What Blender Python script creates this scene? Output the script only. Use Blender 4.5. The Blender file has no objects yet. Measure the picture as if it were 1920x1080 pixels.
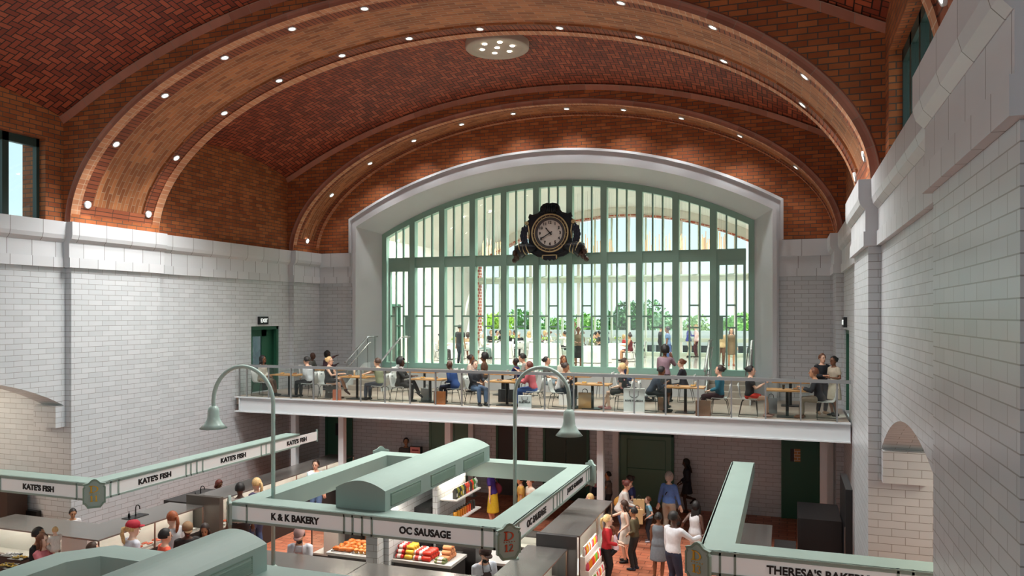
import bpy, math, random
from math import sin, cos, pi, sqrt, atan, atan2, radians, hypot
from mathutils import Vector, Matrix
random.seed(7)
SC = bpy.context.scene
COL = SC.collection

# ------------------------------------------------------------------ survey: photo pixel <-> place
F, CX, Y0, CAMZ = 1450.0, 960.0, 589.0, 6.95
TH = atan(516 / F); CT, ST = cos(TH), sin(TH)
def ray(px, py):
    u = (px - CX) / F; v = (Y0 - py) / F
    return (u * CT - ST, CT + u * ST, v)
def atZ(px, py, z=0.0):
    r = ray(px, py); t = (z - CAMZ) / r[2]; return (r[0] * t, r[1] * t, z)
def atY(px, py, Y):
    r = ray(px, py); t = Y / r[1]; return (r[0] * t, Y, CAMZ + r[2] * t)

# ------------------------------------------------------------------ mesh helpers
class MB:
    def __init__(s): s.v = []; s.f = []; s.uv = []
    def poly(s, pts, uv=None):
        n = len(s.v); s.v += [tuple(p) for p in pts]
        s.f.append(tuple(range(n, n + len(pts)))); s.uv.append(uv)
    def faces(s, verts, faces, M=None):
        n = len(s.v)
        if M is not None: verts = [M @ Vector(v) for v in verts]
        s.v += [tuple(v) for v in verts]
        for f in faces: s.f.append(tuple(i + n for i in f)); s.uv.append(None)
        return s
    def box(s, x0, x1, y0, y1, z0, z1, M=None):
        v = [(x0,y0,z0),(x1,y0,z0),(x1,y1,z0),(x0,y1,z0),(x0,y0,z1),(x1,y0,z1),(x1,y1,z1),(x0,y1,z1)]
        return s.faces(v, [(0,3,2,1),(4,5,6,7),(0,1,5,4),(1,2,6,5),(2,3,7,6),(3,0,4,7)], M)
    def loft(s, rings, cap=True, closed=True):
        n = len(rings[0]); v = [p for r in rings for p in r]; f = []
        for i in range(len(rings) - 1):
            for j in range(n if closed else n - 1):
                a = i*n + j; b = i*n + (j+1) % n
                f.append((a, b, b + n, a + n))
        if cap:
            f.append(tuple(range(n - 1, -1, -1))); f.append(tuple(range((len(rings)-1)*n, len(rings)*n)))
        return s.faces(v, f)
    def tube(s, pts, rad, n=8, cap=True, sq=None):
        pts = [Vector(p) for p in pts]; rings = []; up = None
        if not hasattr(rad, '__len__'): rad = [rad] * len(pts)
        for i, p in enumerate(pts):
            d = (pts[min(i+1, len(pts)-1)] - pts[max(i-1, 0)])
            d = d.normalized() if d.length > 1e-9 else Vector((0,0,1))
            if up is None:
                a = Vector((0,0,1)) if abs(d.z) < .9 else Vector((1,0,0))
            else: a = up
            x = d.cross(a); 
            if x.length < 1e-6: x = d.cross(Vector((0.3,1,0.2)))
            x.normalize(); y = x.cross(d).normalized(); up = y
            r = rad[i]; ry = r * (sq or 1)
            rings.append([p + x*(r*cos(2*pi*k/n)) + y*(ry*sin(2*pi*k/n)) for k in range(n)])
        return s.loft(rings, cap)
    def lathe(s, prof, n=24, c=(0,0,0), cap=True):
        rings = [[(c[0]+r*cos(2*pi*k/n), c[1]+r*sin(2*pi*k/n), c[2]+z) for k in range(n)] for r, z in prof]
        return s.loft(rings, cap)
    def ell(s, c, r, n=12, m=8, M=None):
        rings = []
        for i in range(m + 1):
            t = pi * i / m; rr = max(sin(t), .02)
            rings.append([(c[0]+r[0]*rr*cos(2*pi*k/n), c[1]+r[1]*rr*sin(2*pi*k/n), c[2]-r[2]*cos(t)) for k in range(n)])
        if M is not None: rings = [[M @ Vector(p) for p in q] for q in rings]
        return s.loft(rings, True)
    def prism(s, poly, a, b, ax='y'):
        def P(u, w, t): return (u, t, w) if ax == 'y' else ((t, u, w) if ax == 'x' else (u, w, t))
        n = len(poly); v = [P(u, w, a) for u, w in poly] + [P(u, w, b) for u, w in poly]
        f = [tuple(range(n)), tuple(range(2*n-1, n-1, -1))]
        for i in range(n): j = (i+1) % n; f.append((i, i+n, j+n, j))
        return s.faces(v, f)
    def grid(s, fn, nu, nv, uvf=None):
        for i in range(nu):
            for j in range(nv):
                q = [(i,j),(i+1,j),(i+1,j+1),(i,j+1)]
                s.poly([fn(a/nu, b/nv) for a, b in q], [uvf(a/nu, b/nv) for a, b in q] if uvf else None)
    def mesh(s, name, smooth=False, inv=None):
        me = bpy.data.meshes.new(name)
        me.from_pydata(s.v, [], s.f); me.update()
        uvl = me.uv_layers.new(name='UVMap').data
        for p in me.polygons:
            n = p.normal; u = s.uv[p.index]; ax = max(range(3), key=lambda k: abs(n[k]))
            for k, li in enumerate(p.loop_indices):
                if u: uvl[li].uv = u[k]
                else:
                    c = s.v[me.loops[li].vertex_index]
                    uvl[li].uv = (c[1], c[2]) if ax == 0 else ((c[0], c[2]) if ax == 1 else (c[0], c[1]))
        if smooth:
            for p in me.polygons: p.use_smooth = True
        return me
    def build(s, name, mat, parent=None, smooth=False, world=False):
        me = s.mesh(name, smooth); me.materials.append(mat)
        o = bpy.data.objects.new(name, me); COL.objects.link(o)
        if parent is None:
            xs = [v[0] for v in s.v]; ys = [v[1] for v in s.v]; zs = [v[2] for v in s.v]
            c = Vector(((min(xs)+max(xs))/2, (min(ys)+max(ys))/2, min(zs)))
            me.transform(Matrix.Translation(-c)); o.location = c
        else:
            if world:
                R = parent; M = Matrix.Identity(4)
                chain = []
                while R is not None: chain.append(R); R = R.parent
                for R in reversed(chain):
                    M = M @ Matrix.LocRotScale(R.location, R.rotation_euler, R.scale)
                me.transform(M.inverted())
            o.parent = parent
        return o
def thing(name, label, cat, loc=(0,0,0), rz=0, group=None, scale=1):
    o = bpy.data.objects.new(name, None); o.empty_display_size = .2; COL.objects.link(o)
    o.location = loc; o.rotation_euler = (0, 0, rz); o.scale = (scale,)*3
    o['label'] = label; o['category'] = cat
    if group: o['group'] = group
    return o
def tag(o, label, cat, group=None):
    o['label'] = label; o['category'] = cat
    if group: o['group'] = group
    return o
def struct(o): o['kind'] = 'structure'; return o
def KIDS(o): return [c for c in o.children]
def dup(root, loc=None, rz=None, label=None, group=None, parent=None, scale=None):
    kids = kidmap(root)
    def cp(o, par):
        c = o.copy(); COL.objects.link(c); c.parent = par
        for ch in kids.get(o.name, []): cp(ch, c)
        return c
    r = cp(root, parent)
    if loc is not None: r.location = loc
    if rz is not None: r.rotation_euler = (0, 0, rz)
    if scale is not None: r.scale = (scale,)*3
    if label: r['label'] = label
    if group: r['group'] = group
    return r
def kidmap(root):
    m = {}
    st = [root]
    while st:
        o = st.pop(); ch = list(o.children); m[o.name] = ch; st += ch
    return m

# ------------------------------------------------------------------ materials
def lin(c):
    c = c / 255
    return c / 12.92 if c <= .04045 else ((c + .055) / 1.055) ** 2.4
def rgb(r, g, b): return (lin(r), lin(g), lin(b), 1)
_M = {}
def mat(name, col, rough=.6, metal=0, spec=.5, noise=0, nscale=8, emit=None, es=0, bump=0):
    if name in _M: return _M[name]
    m = bpy.data.materials.new(name); m.use_nodes = True; nt = m.node_tree; b = nt.nodes['Principled BSDF']
    b.inputs['Roughness'].default_value = rough; b.inputs['Metallic'].default_value = metal
    b.inputs['Specular IOR Level'].default_value = spec
    c = rgb(*col); b.inputs['Base Color'].default_value = c
    if noise or bump:
        tc = nt.nodes.new('ShaderNodeTexCoord'); n = nt.nodes.new('ShaderNodeTexNoise')
        n.inputs['Scale'].default_value = nscale; n.inputs['Detail'].default_value = 3
        nt.links.new(tc.outputs['Object'], n.inputs['Vector'])
        if noise:
            r = nt.nodes.new('ShaderNodeValToRGB')
            r.color_ramp.elements[0].position = .3; r.color_ramp.elements[1].position = .7
            r.color_ramp.elements[0].color = tuple(x*(1-noise) for x in c[:3]) + (1,)
            r.color_ramp.elements[1].color = tuple(min(1, x*(1+noise)) for x in c[:3]) + (1,)
            nt.links.new(n.outputs['Fac'], r.inputs[0]); nt.links.new(r.outputs[0], b.inputs['Base Color'])
        if bump:
            bp = nt.nodes.new('ShaderNodeBump'); bp.inputs['Strength'].default_value = bump; bp.inputs['Distance'].default_value = .02
            nt.links.new(n.outputs['Fac'], bp.inputs['Height']); nt.links.new(bp.outputs[0], b.inputs['Normal'])
    if emit:
        b.inputs['Emission Color'].default_value = rgb(*emit); b.inputs['Emission Strength'].default_value = es
    _M[name] = m; return m
def brick(name, c1, c2, mortar, w, h, ms, rough=.6, bias=0, spec=.5, swap=False, noise=.15, bump=.4, off=.5, shift=(0,0)):
    m = bpy.data.materials.new(name); m.use_nodes = True; nt = m.node_tree; b = nt.nodes['Principled BSDF']; L = nt.links.new
    uv = nt.nodes.new('ShaderNodeUVMap'); mp = nt.nodes.new('ShaderNodeMapping'); L(uv.outputs[0], mp.inputs[0])
    mp.inputs['Location'].default_value = (shift[0]+100*w, shift[1]+100*h, 0)
    if swap: mp.inputs['Rotation'].default_value = (0, 0, pi/2)
    br = nt.nodes.new('ShaderNodeTexBrick'); L(mp.outputs[0], br.inputs['Vector']); br.offset = off
    for k, v in (('Color1', rgb(*c1)), ('Color2', rgb(*c2)), ('Mortar', rgb(*mortar)), ('Scale', 1), ('Mortar Size', ms), ('Mortar Smooth', .1), ('Bias', bias), ('Brick Width', w), ('Row Height', h)):
        br.inputs[k].default_value = v
    b.inputs['Roughness'].default_value = rough; b.inputs['Specular IOR Level'].default_value = spec
    n = nt.nodes.new('ShaderNodeTexNoise'); n.inputs['Scale'].default_value = 2.2; n.inputs['Detail'].default_value = 4; L(mp.outputs[0], n.inputs['Vector'])
    mr = nt.nodes.new('ShaderNodeMapRange'); mr.inputs['To Min'].default_value = 1 - noise*1.6; mr.inputs['To Max'].default_value = 1 + noise*1.6; L(n.outputs['Fac'], mr.inputs[0])
    mx = nt.nodes.new('ShaderNodeVectorMath'); mx.operation = 'SCALE'; L(br.outputs['Color'], mx.inputs[0]); L(mr.outputs[0], mx.inputs['Scale'])
    L(mx.outputs[0], b.inputs['Base Color'])
    if bump:
        bp = nt.nodes.new('ShaderNodeBump'); bp.invert = True; bp.inputs['Strength'].default_value = bump; bp.inputs['Distance'].default_value = .01
        L(br.outputs['Fac'], bp.inputs['Height']); L(bp.outputs[0], b.inputs['Normal'])
    return m
def herring(name, cols, mortar, w, gap):
    m = bpy.data.materials.new(name); m.use_nodes = True; nt = m.node_tree; b = nt.nodes['Principled BSDF']; L = nt.links.new
    def N(op, a, c=None, d=None):
        n = nt.nodes.new('ShaderNodeMath'); n.operation = op
        for k, x in enumerate((a, c, d)):
            if x is None: continue
            if isinstance(x, (int, float)): n.inputs[k].default_value = x
            else: L(x, n.inputs[k])
        return n.outputs[0]
    uv = nt.nodes.new('ShaderNodeUVMap'); sp = nt.nodes.new('ShaderNodeSeparateXYZ'); L(uv.outputs[0], sp.inputs[0])
    x = N('ADD', N('DIVIDE', sp.outputs[0], w), 1000); y = N('ADD', N('DIVIDE', sp.outputs[1], w), 1000)
    i = N('FLOOR', x); j = N('FLOOR', y); fx = N('SUBTRACT', x, i); fy = N('SUBTRACT', y, j)
    k = N('FLOORED_MODULO', N('ADD', N('SUBTRACT', i, j), .25), 4)
    m1 = N('COMPARE', k, 1.25, .4); m2 = N('COMPARE', k, 2.25, .4)
    isV = N('GREATER_THAN', k, 1.9)
    uH = N('ADD', fx, m1); uV = N('ADD', fy, m2)
    def MIX(a, c): return N('ADD', N('MULTIPLY', a, N('SUBTRACT', 1, isV)), N('MULTIPLY', c, isV))
    u = MIX(uH, uV); v = MIX(fy, fx)
    e = N('MINIMUM', N('MINIMUM', u, N('SUBTRACT', 2, u)), N('MINIMUM', v, N('SUBTRACT', 1, v)))
    mort = N('LESS_THAN', e, gap)
    bi = N('SUBTRACT', i, m1); bj = N('SUBTRACT', j, m2)
    cb = nt.nodes.new('ShaderNodeCombineXYZ'); L(bi, cb.inputs[0]); L(bj, cb.inputs[1]); L(isV, cb.inputs[2])
    wn = nt.nodes.new('ShaderNodeTexWhiteNoise'); L(cb.outputs[0], wn.inputs['Vector'])
    rp = nt.nodes.new('ShaderNodeValToRGB'); rp.color_ramp.interpolation = 'LINEAR'
    rp.color_ramp.elements[0].color = rgb(*cols[0]); rp.color_ramp.elements[1].color = rgb(*cols[2])
    el = rp.color_ramp.elements.new(.5); el.color = rgb(*cols[1]); L(wn.outputs['Value'], rp.inputs[0])
    mx = nt.nodes.new('ShaderNodeMix'); mx.data_type = 'RGBA'; L(mort, mx.inputs[0]); L(rp.outputs[0], mx.inputs[6]); mx.inputs[7].default_value = rgb(*mortar)
    L(mx.outputs[2], b.inputs['Base Color']); b.inputs['Roughness'].default_value = .55
    return m
def glass(name, tint=(235,245,242), refl=.08, rough=.02):
    m = bpy.data.materials.new(name); m.use_nodes = True; nt = m.node_tree
    for n in list(nt.nodes): nt.nodes.remove(n)
    o = nt.nodes.new('ShaderNodeOutputMaterial'); t = nt.nodes.new('ShaderNodeBsdfTransparent'); g = nt.nodes.new('ShaderNodeBsdfGlossy'); x = nt.nodes.new('ShaderNodeMixShader')
    t.inputs[0].default_value = rgb(*tint); g.inputs['Roughness'].default_value = rough; x.inputs[0].default_value = refl
    nt.links.new(t.outputs[0], x.inputs[1]); nt.links.new(g.outputs[0], x.inputs[2]); nt.links.new(x.outputs[0], o.inputs[0]); return m
TILE = brick('white_glazed_tile', (200,205,208), (211,215,218), (150,150,148), .46, .147, .006, rough=.28, noise=.02, bump=.25)
TERRA = {}
for nm, w in (('a', .92), ('b', .7), ('c', .62)):
    TERRA[nm] = brick('white_terracotta_block_'+nm, (206,210,213), (216,219,222), (118,118,116), w, 50, .008, rough=.35, noise=.02, bump=.25)
WBRICK = brick('orange_brick', (150,78,36), (184,108,58), (84,72,62), .37, .125, .011, rough=.75, noise=.22, bias=-.1)
RIBRUN = brick('rib_running_brick', (142,82,44), (194,128,80), (178,152,126), .44, .13, .008, rough=.6, noise=.2)
RIBHEAD = brick('rib_header_brick', (182,116,80), (216,158,118), (214,188,160), .6, .15, .008, rough=.6, noise=.15, swap=True, off=0)
RIBDARK = brick('rib_soldier_brick', (128,64,38), (158,88,56), (70,40,28), .6, .12, .012, rough=.65, noise=.2, swap=True, off=0)
NOSE = brick('pink_arch_brick', (150,92,72), (176,116,94), (150,120,104), .6, .15, .008, rough=.6, noise=.15, off=0)
VAULT = herring('herringbone_vault_tile', ((122,50,30), (152,68,42), (176,88,56)), (22,11,9), .155, .085)
FLOOR = brick('quarry_tile_floor', (182,104,76), (208,136,106), (120,70,52), .5, .25, .012, rough=.45, noise=.15)
WHITE = mat('white_painted_plaster', (208,212,216), .45, noise=.02, nscale=1)
WHITEM = mat('white_painted_steel', (212,217,219), .35)
BWHITE = mat('white_banquet_wall', (226,222,214), .6)
MINT = mat('mint_green_paint', (142,164,156), .48, noise=.04, nscale=1.5)
MINTD = mat('mint_window_paint', (112,138,124), .45)
DGREEN = mat('dark_green_paint', (38,84,64), .4)
SIGNW = mat('white_sign_panel', (214,216,214), .4)
BLACK = mat('black_lettering', (18,18,18), .5)
STEEL = mat('brushed_steel', (150,150,148), .3, metal=1)
STEELT = mat('stainless_case_top', (165,162,158), .27, metal=.7, noise=.04, nscale=2)
GREYM = mat('grey_railing_metal', (150,152,152), .35, metal=.6)
DARK = mat('dark_grey_panel', (52,50,49), .5)
VDARK = mat('near_black_appliance', (22,22,23), .35)
CONC = mat('pale_grey_terrazzo', (176,166,154), .35, noise=.06, nscale=4)
WOOD = mat('oak_table_top', (196,144,88), .45, noise=.15, nscale=14)
GOLD = mat('gold_lettering', (205,160,40), .35)
RED = mat('rust_red_lettering', (176,62,24), .4)
GLASS = glass('clear_glazing'); GLASSR = glass('railing_glass', (244,248,246), .045)
CASEW = mat('white_case_interior', (232,228,222), .5)
def emis(name, col, st):
    return mat(name, col, .5, emit=col, es=st)
LAMPW = emis('warm_white_lamp', (255,244,228), 14)
STRIP = emis('case_light_strip', (255,244,230), 45)

def textmesh(txt, size, width=None, ext=.008, bold=.0):
    c = bpy.data.curves.new('t', 'FONT'); c.body = txt; c.size = size; c.extrude = ext; c.align_x = 'CENTER'; c.align_y = 'CENTER'; c.offset = bold; c.resolution_u = 3
    o = bpy.data.objects.new('t', c); COL.objects.link(o); bpy.context.view_layer.update()
    me = bpy.data.meshes.new_from_object(o.evaluated_get(bpy.context.evaluated_depsgraph_get()))
    bpy.data.objects.remove(o); bpy.data.curves.remove(c)
    xs = [v.co.x for v in me.vertices]; ys = [v.co.y for v in me.vertices]
    cx = (min(xs)+max(xs))/2; cy = (min(ys)+max(ys))/2; k = (width/(max(xs)-min(xs))) if width else 1
    hk = size*.72/(max(ys)-min(ys))
    for v in me.vertices: v.co.x = (v.co.x-cx)*k; v.co.y = (v.co.y-cy)*hk
    return me
_T = {}
def text(txt, size, width, pos, rz, parent, m=None, bold=.0, name='lettering', tilt=pi/2):
    key = (txt, size, width, bold)
    if key not in _T: _T[key] = textmesh(txt, size, width, bold=bold)
    me = _T[key].copy(); me.materials.clear(); me.materials.append(m or BLACK)
    M = Matrix.Translation(pos) @ Matrix.Rotation(rz, 4, 'Z') @ Matrix.Rotation(tilt, 4, 'X')
    if parent is not None:
        P = Matrix.LocRotScale(parent.location, parent.rotation_euler, parent.scale)
        if parent.parent is not None:
            q = parent.parent; P = Matrix.LocRotScale(q.location, q.rotation_euler, q.scale) @ P
        M = P.inverted() @ M
    me.transform(M)
    o = bpy.data.objects.new(name, me); COL.objects.link(o); o.parent = parent
    return o
# ================================================================== THE HALL
HC = -8.57                       # centre line of the hall
ZC = 9.48                        # top of the white cornice
def RX(s, d): return HC + s * d  # s=+1 right wall, -1 left wall
PIL = [(-14.3,-11.1), (-4.2,-1.0), (5.9,9.1), (16.0,19.2), (26.2,28.0)]
BAYS = [(-11.1,-4.2), (-1.0,5.9), (9.1,16.0), (19.2,26.2)]
REAR = -14.3
def arcz(x, half, zs, zc):       # circular segment springing at +-half, crown zc
    r = zc - zs; R = (half*half + r*r) / (2*r); d = R*R - x*x
    return zc - R + sqrt(max(d, 0))
def vaultz(x, y, a, b):
    e = 10.25; t = (y - (a+b)/2) / ((b-a)/2)
    return arcz(min(abs(x-HC), e), e, 12.37, 15.0) + .5*(1 - t*t)
def ribP(t, d=0.0):              # t in 0..1 from right spring to left spring; d = recess outward
    def P(q):
        a = pi*q; c = cos(a); s_ = max(sin(a), 0)
        return Vector((HC + 10.05*c, 9.48 + 4.9*(s_*s_)**.53))
    p = P(t)
    if d:
        e = 1e-3; q = P(min(t+e, 1)) - P(max(t-e, 0)); n = Vector((q.y, -q.x)).normalized()
        if t < e or t > 1-e: n = Vector((1 if t < .5 else -1, 0))
        p = p + n*d
    return p
NT = 72
TS = [i/NT for i in range(NT+1)]
TS = [(.5 - .5*cos(pi*t))*.35 + t*.65 for t in TS]
ARC = [0.0]
for i in range(NT): ARC.append(ARC[-1] + (ribP(TS[i+1]) - ribP(TS[i])).length)
def soffit(m, y0, y1, d, i0=0, i1=NT):
    for i in range(i0, i1):
        p, q = ribP(TS[i], d), ribP(TS[i+1], d)
        m.poly([(p.x,y0,p.y),(q.x,y0,q.y),(q.x,y1,q.y),(p.x,y1,p.y)], [(ARC[i],y0),(ARC[i+1],y0),(ARC[i+1],y1),(ARC[i],y1)])
def side(m, y, d0, d1):
    for i in range(NT):
        a, b, c, e = ribP(TS[i],d0), ribP(TS[i+1],d0), ribP(TS[i+1],d1), ribP(TS[i],d1)
        m.poly([(a.x,y,a.y),(b.x,y,b.y),(c.x,y,c.y),(e.x,y,e.y)], [(ARC[i],0),(ARC[i+1],0),(ARC[i+1],.1),(ARC[i],.1)])
trimn = 0
def trim(mb, m, **k):
    global trimn; trimn += 1
    return struct(mb.build('trim_%d' % trimn, m, **k))
for (a, b) in PIL:
    wide = b - a > 2; front = b != 28.0
    w1, w2 = (.30, .38) if wide else (.22, .2)
    root = bpy.data.objects.new('trim_%d' % (trimn+1), None); trimn += 1; COL.objects.link(root); struct(root); root.location = (HC, (a+b)/2, ZC)
    m = MB(); soffit(m, a, a+w1, 0); soffit(m, b-w1, b, 0); m.build('edge_band', RIBHEAD, root, world=True)
    m = MB(); soffit(m, a+w1, a+w1+w2, .03); soffit(m, b-w1-w2, b-w1, .03)
    for y in (a+w1, b-w1): side(m, y, 0, .03)
    m.build('soldier_band', RIBDARK, root, world=True)
    m = MB(); soffit(m, a+w1+w2, b-w1-w2, .08)
    for y in (a+w1+w2, b-w1-w2): side(m, y, .03, .08)
    m.build('running_field', RIBRUN, root, world=True)
    # spring course at both feet
    m = MB()
    for s in (0, 1):
        ii = range(0, 2) if s == 0 else range(NT-2, NT)
        for i in ii:
            p, q = ribP(TS[i], -.004), ribP(TS[i+1], -.004)
            m.poly([(p.x,a+.02,p.y),(q.x,a+.02,q.y),(q.x,b-.02,q.y),(p.x,b-.02,p.y)], [(a,p.y),(a,q.y),(b,q.y),(b,p.y)])
    m.build('spring_course', WBRICK, root, world=True)
    m = MB(); soffit(m, a+w1, b-w1, .02, 2, 4); soffit(m, a+w1, b-w1, .02, NT-4, NT-2); m.build('foot_soldiers', brick('foot_soldier_brick', (138,70,42), (170,96,62), (80,48,34), .12, .6, .012, off=0) if 'foot_soldier_brick' not in bpy.data.materials else bpy.data.materials['foot_soldier_brick'], root, world=True)
    # spandrel faces with arch ring
    for y, sg in ((a, -1), (b, 1)):
        if b == 28.0 and sg == 1: continue
        m = MB()
        for i in range(NT):
            p, q = ribP(TS[i], .2), ribP(TS[i+1], .2)
            m.poly([(p.x,y,p.y),(q.x,y,q.y),(q.x,y,16.2),(p.x,y,16.2)])
        for s in (1, -1):
            x0 = RX(s, 10.05+.2); x1 = RX(s, 10.36); m.poly([(x0,y,ZC),(x1,y,ZC),(x1,y,16.2),(x0,y,16.2)])
        m.build('spandrel_face', WBRICK, root, world=True)
        m = MB()
        for i in range(NT):
            for (d0, d1, o0, o1) in ((0,.09,0,.0), (.09,.17,.0,-.03), (.17,.2,-.03,0)):
                A,B,Cc,D = ribP(TS[i],d0), ribP(TS[i+1],d0), ribP(TS[i+1],d1), ribP(TS[i],d1)
                m.poly([(A.x,y-sg*o0,A.y),(B.x,y-sg*o0,B.y),(Cc.x,y-sg*o1,Cc.y),(D.x,y-sg*o1,D.y)], [(ARC[i],d0),(ARC[i+1],d0),(ARC[i+1],d1),(ARC[i],d1)])
        m.build('arch_ring', NOSE, root, world=True)
# vaults
for (a, b) in BAYS:
    m = MB(); e = 10.3; nx = 48; R = 21
    fx = lambda u: HC - e + 2*e*u
    m.grid(lambda u, v: (fx(u), a+(b-a)*v, vaultz(fx(u), a+(b-a)*v, a, b)), nx, 10, lambda u, v: (fx(u)*1.06, a+(b-a)*v))
    struct(m.build('ceiling', VAULT))
    # pink edging course where the vault meets the spandrels
    m = MB()
    for y, s in ((a, 1), (b, -1)):
        m.grid(lambda u, v: (fx(u), y+s*(.14*(1-v)), vaultz(fx(u), y, a, b)-.16*v - .0), nx, 1, lambda u, v: (fx(u), v*.1))
    trim(m, NOSE)
# side walls
def cells(ys, zs, hole):
    for i in range(len(ys)-1):
        for j in range(len(zs)-1):
            if not hole((ys[i]+ys[i+1])/2, (zs[j]+zs[j+1])/2): yield ys[i], ys[i+1], zs[j], zs[j+1]
AZ0, AZ1 = 4.41, 5.33            # low arches: spring, crown
for s, nm in ((-1, 'left'), (1, 'right')):
    root = bpy.data.objects.new('wall_'+nm, None); COL.objects.link(root); struct(root); root.location = (RX(s, 10.2), 7, 0)
    T = MB(); B = MB()
    xr, xo, xp = RX(s, 10.23), RX(s, 11.05), RX(s, 10.01)
    lo, hi = min(xr, xo), max(xr, xo)
    for (a, b) in BAYS:
        if b < 20:
            T.box(lo, hi, a, b, AZ1+.4, 8.3)
            n = 24; R_ = []
            for i in range(n):
                y0_, y1_ = a+(b-a)*i/n, a+(b-a)*(i+1)/n
                z0_, z1_ = arcz(y0_-(a+b)/2, (b-a)/2, AZ0, AZ1), arcz(y1_-(a+b)/2, (b-a)/2, AZ0, AZ1)
                T.poly([(xr,y0_,z0_),(xr,y1_,z1_),(xr,y1_,AZ1+.4),(xr,y0_,AZ1+.4)])
                T.poly([(xr,y0_,z0_),(xr,y1_,z1_),(xo,y1_,z1_),(xo,y0_,z0_)], [(0,y0_),(0,y1_),(.82,y1_),(.82,y0_)])
            for y, o in ((a, .3), (b, -.3)):   # impost blocks
                T.box(lo, hi, min(y, y+o), max(y, y+o), 3.84, AZ0+.02)
        else:
            dy = (23.87, 25.57) if s < 0 else (23.97, 25.93)
            for c in cells([a, dy[0], dy[1], b], [0, 4.0, 6.49, 8.3], lambda y, z: dy[0] < y < dy[1] and 4 < z < 6.49): T.box(lo, hi, *c)
        w = (a+.55, b-.55) if b < 20 else (0, 0)
        x2, x3 = RX(s, 10.30), RX(s, 11.15)
        for c in cells([a] + ([w[0], w[1]] if b < 20 else []) + [b], [8.3, ZC-.01, 11.69, 14.0], lambda y, z: w[0] < y < w[1] and ZC-.1 < z < 11.69):
            B.box(min(x2,x3), max(x2,x3), *c)
    for (a, b) in PIL:
        T.box(min(xp, xo), max(xp, xo), a, b, 0, 8.3); xq = RX(s, 10.36); B.box(min(xq, xo), max(xq, xo), a, b, 8.3, 14)
    T.build('tiled_wall', TILE, root, world=True); B.build('brick_upper_wall', WBRICK, root, world=True)
    # white cornice: three courses following the pilasters
    segs = [(a, b, 10.23-.12) for a, b in BAYS] + [(a, b, 10.01-.12) for a, b in PIL]
    for key, z0, z1, o, h in (('a', 8.92, ZC, -.02, 0), ('b', 8.50, 8.92, .06, .1), ('c', 8.23, 8.50, .03, .25)):
        m = MB()
        for (a, b, d) in segs:
            ext = .12 if d < 10 else 0
            a2, b2 = a-ext, min(b+ext, 28)
            if key == 'a':
                prof = [(d-.06, ZC), (d-.06, z0+.2), (d-.03, z0+.09), (d+.05, z0), (10.7, z0), (10.7, ZC)]
            else: prof = [(d+o, z1), (d+o, z0), (10.7, z0), (10.7, z1)]
            poly = [(RX(s, p), z) for p, z in prof]
            nn = len(poly)
            for k in range(nn-1):
                p, q = poly[k], poly[k+1]
                L_ = hypot(p[0]-q[0], p[1]-q[1]) if abs(p[1]-q[1]) > 1e-4 and k < 3 else 0
                m.poly([(p[0],a2,p[1]),(q[0],a2,q[1]),(q[0],b2,q[1]),(p[0],b2,p[1])], [(a2+h,2),(a2+h,2.2),(b2+h,2.2),(b2+h,2)])
            top = poly
            m.poly([(p[0],a2,p[1]) for p in top], [(.3,2)]*nn); m.poly([(p[0],b2,p[1]) for p in top], [(.3,2)]*nn)
            m.poly([(poly[0][0],a2,ZC if key=='a' else z1),(poly[-1][0],a2,ZC if key=='a' else z1),(poly[-1][0],b2,ZC if key=='a' else z1),(poly[0][0],b2,ZC if key=='a' else z1)], [(.3,2)]*4)
        trim(m, TERRA[key])
    # side aisle behind the low arches
    m = MB(); xo2 = RX(s, 14.2)
    m.box(min(xo2, RX(s, 14.5)), max(xo2, RX(s, 14.5)), REAR, 16.6, 0, 5.2)
    for (a, b) in BAYS[:3]:
        m.box(min(xo, xo2), max(xo, xo2), b+.02, b+.5, 0, 5.2)
    m.build('aisle_wall', TILE, root, world=True)
    al = bpy.data.lights.new('aisle_lamp', 'AREA'); al.shape = 'RECTANGLE'; al.size = .5; al.size_y = 5; al.energy = 130; al.color = (1,.86,.66)
    ao = bpy.data.objects.new('aisle_lamp', al); COL.objects.link(ao); ao.location = (RX(s, 12.7), 12.5, 5.3)
    m = MB(); m.box(min(xo, xo2), max(xo, xo2), REAR, 16.6, 5.4, 5.5); m.build('aisle_ceiling', WHITE, root, world=True)
# windows in the upper side walls (outside = sky)
winn = 1
for s in (-1, 1):
    for (a, b) in BAYS[:3]:
        winn += 1
        r = bpy.data.objects.new('window_%d' % winn, None); COL.objects.link(r); struct(r); r.location = (RX(s, 10.6), (a+b)/2, ZC)
        y0_, y1_ = a+.55, b-.55; x0_, x1_ = sorted((RX(s, 10.52), RX(s, 10.66)))
        m = MB(); t = .14
        m.box(x0_, x1_, y0_, y1_, ZC-.02, ZC+.06); m.box(x0_, x1_, y0_, y1_, 11.69-.22, 11.69)
        n = 6
        for i in range(n+1):
            y = y0_ + (y1_-y0_)*i/n; m.box(x0_, x1_, max(y-.09, y0_), min(y+.09, y1_), ZC, 11.69)
        m.build('window_frame', mat('dark_sash_green', (40,58,52), .5), r, world=True)
        m = MB(); m.box(RX(s,10.585), RX(s,10.59), y0_, y1_, ZC, 11.6); m.build('pane', GLASS, r, world=True)
# floor
m = MB(); m.poly([(-24, REAR, 0), (7, REAR, 0), (7, 28.3, 0), (-24, 28.3, 0)]); struct(m.build('floor', FLOOR))
# rear wall (behind the viewer)
m = MB(); m.box(-24, 7, REAR-.4, REAR, 0, 16); struct(m.build('wall_rear', TILE))

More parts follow.
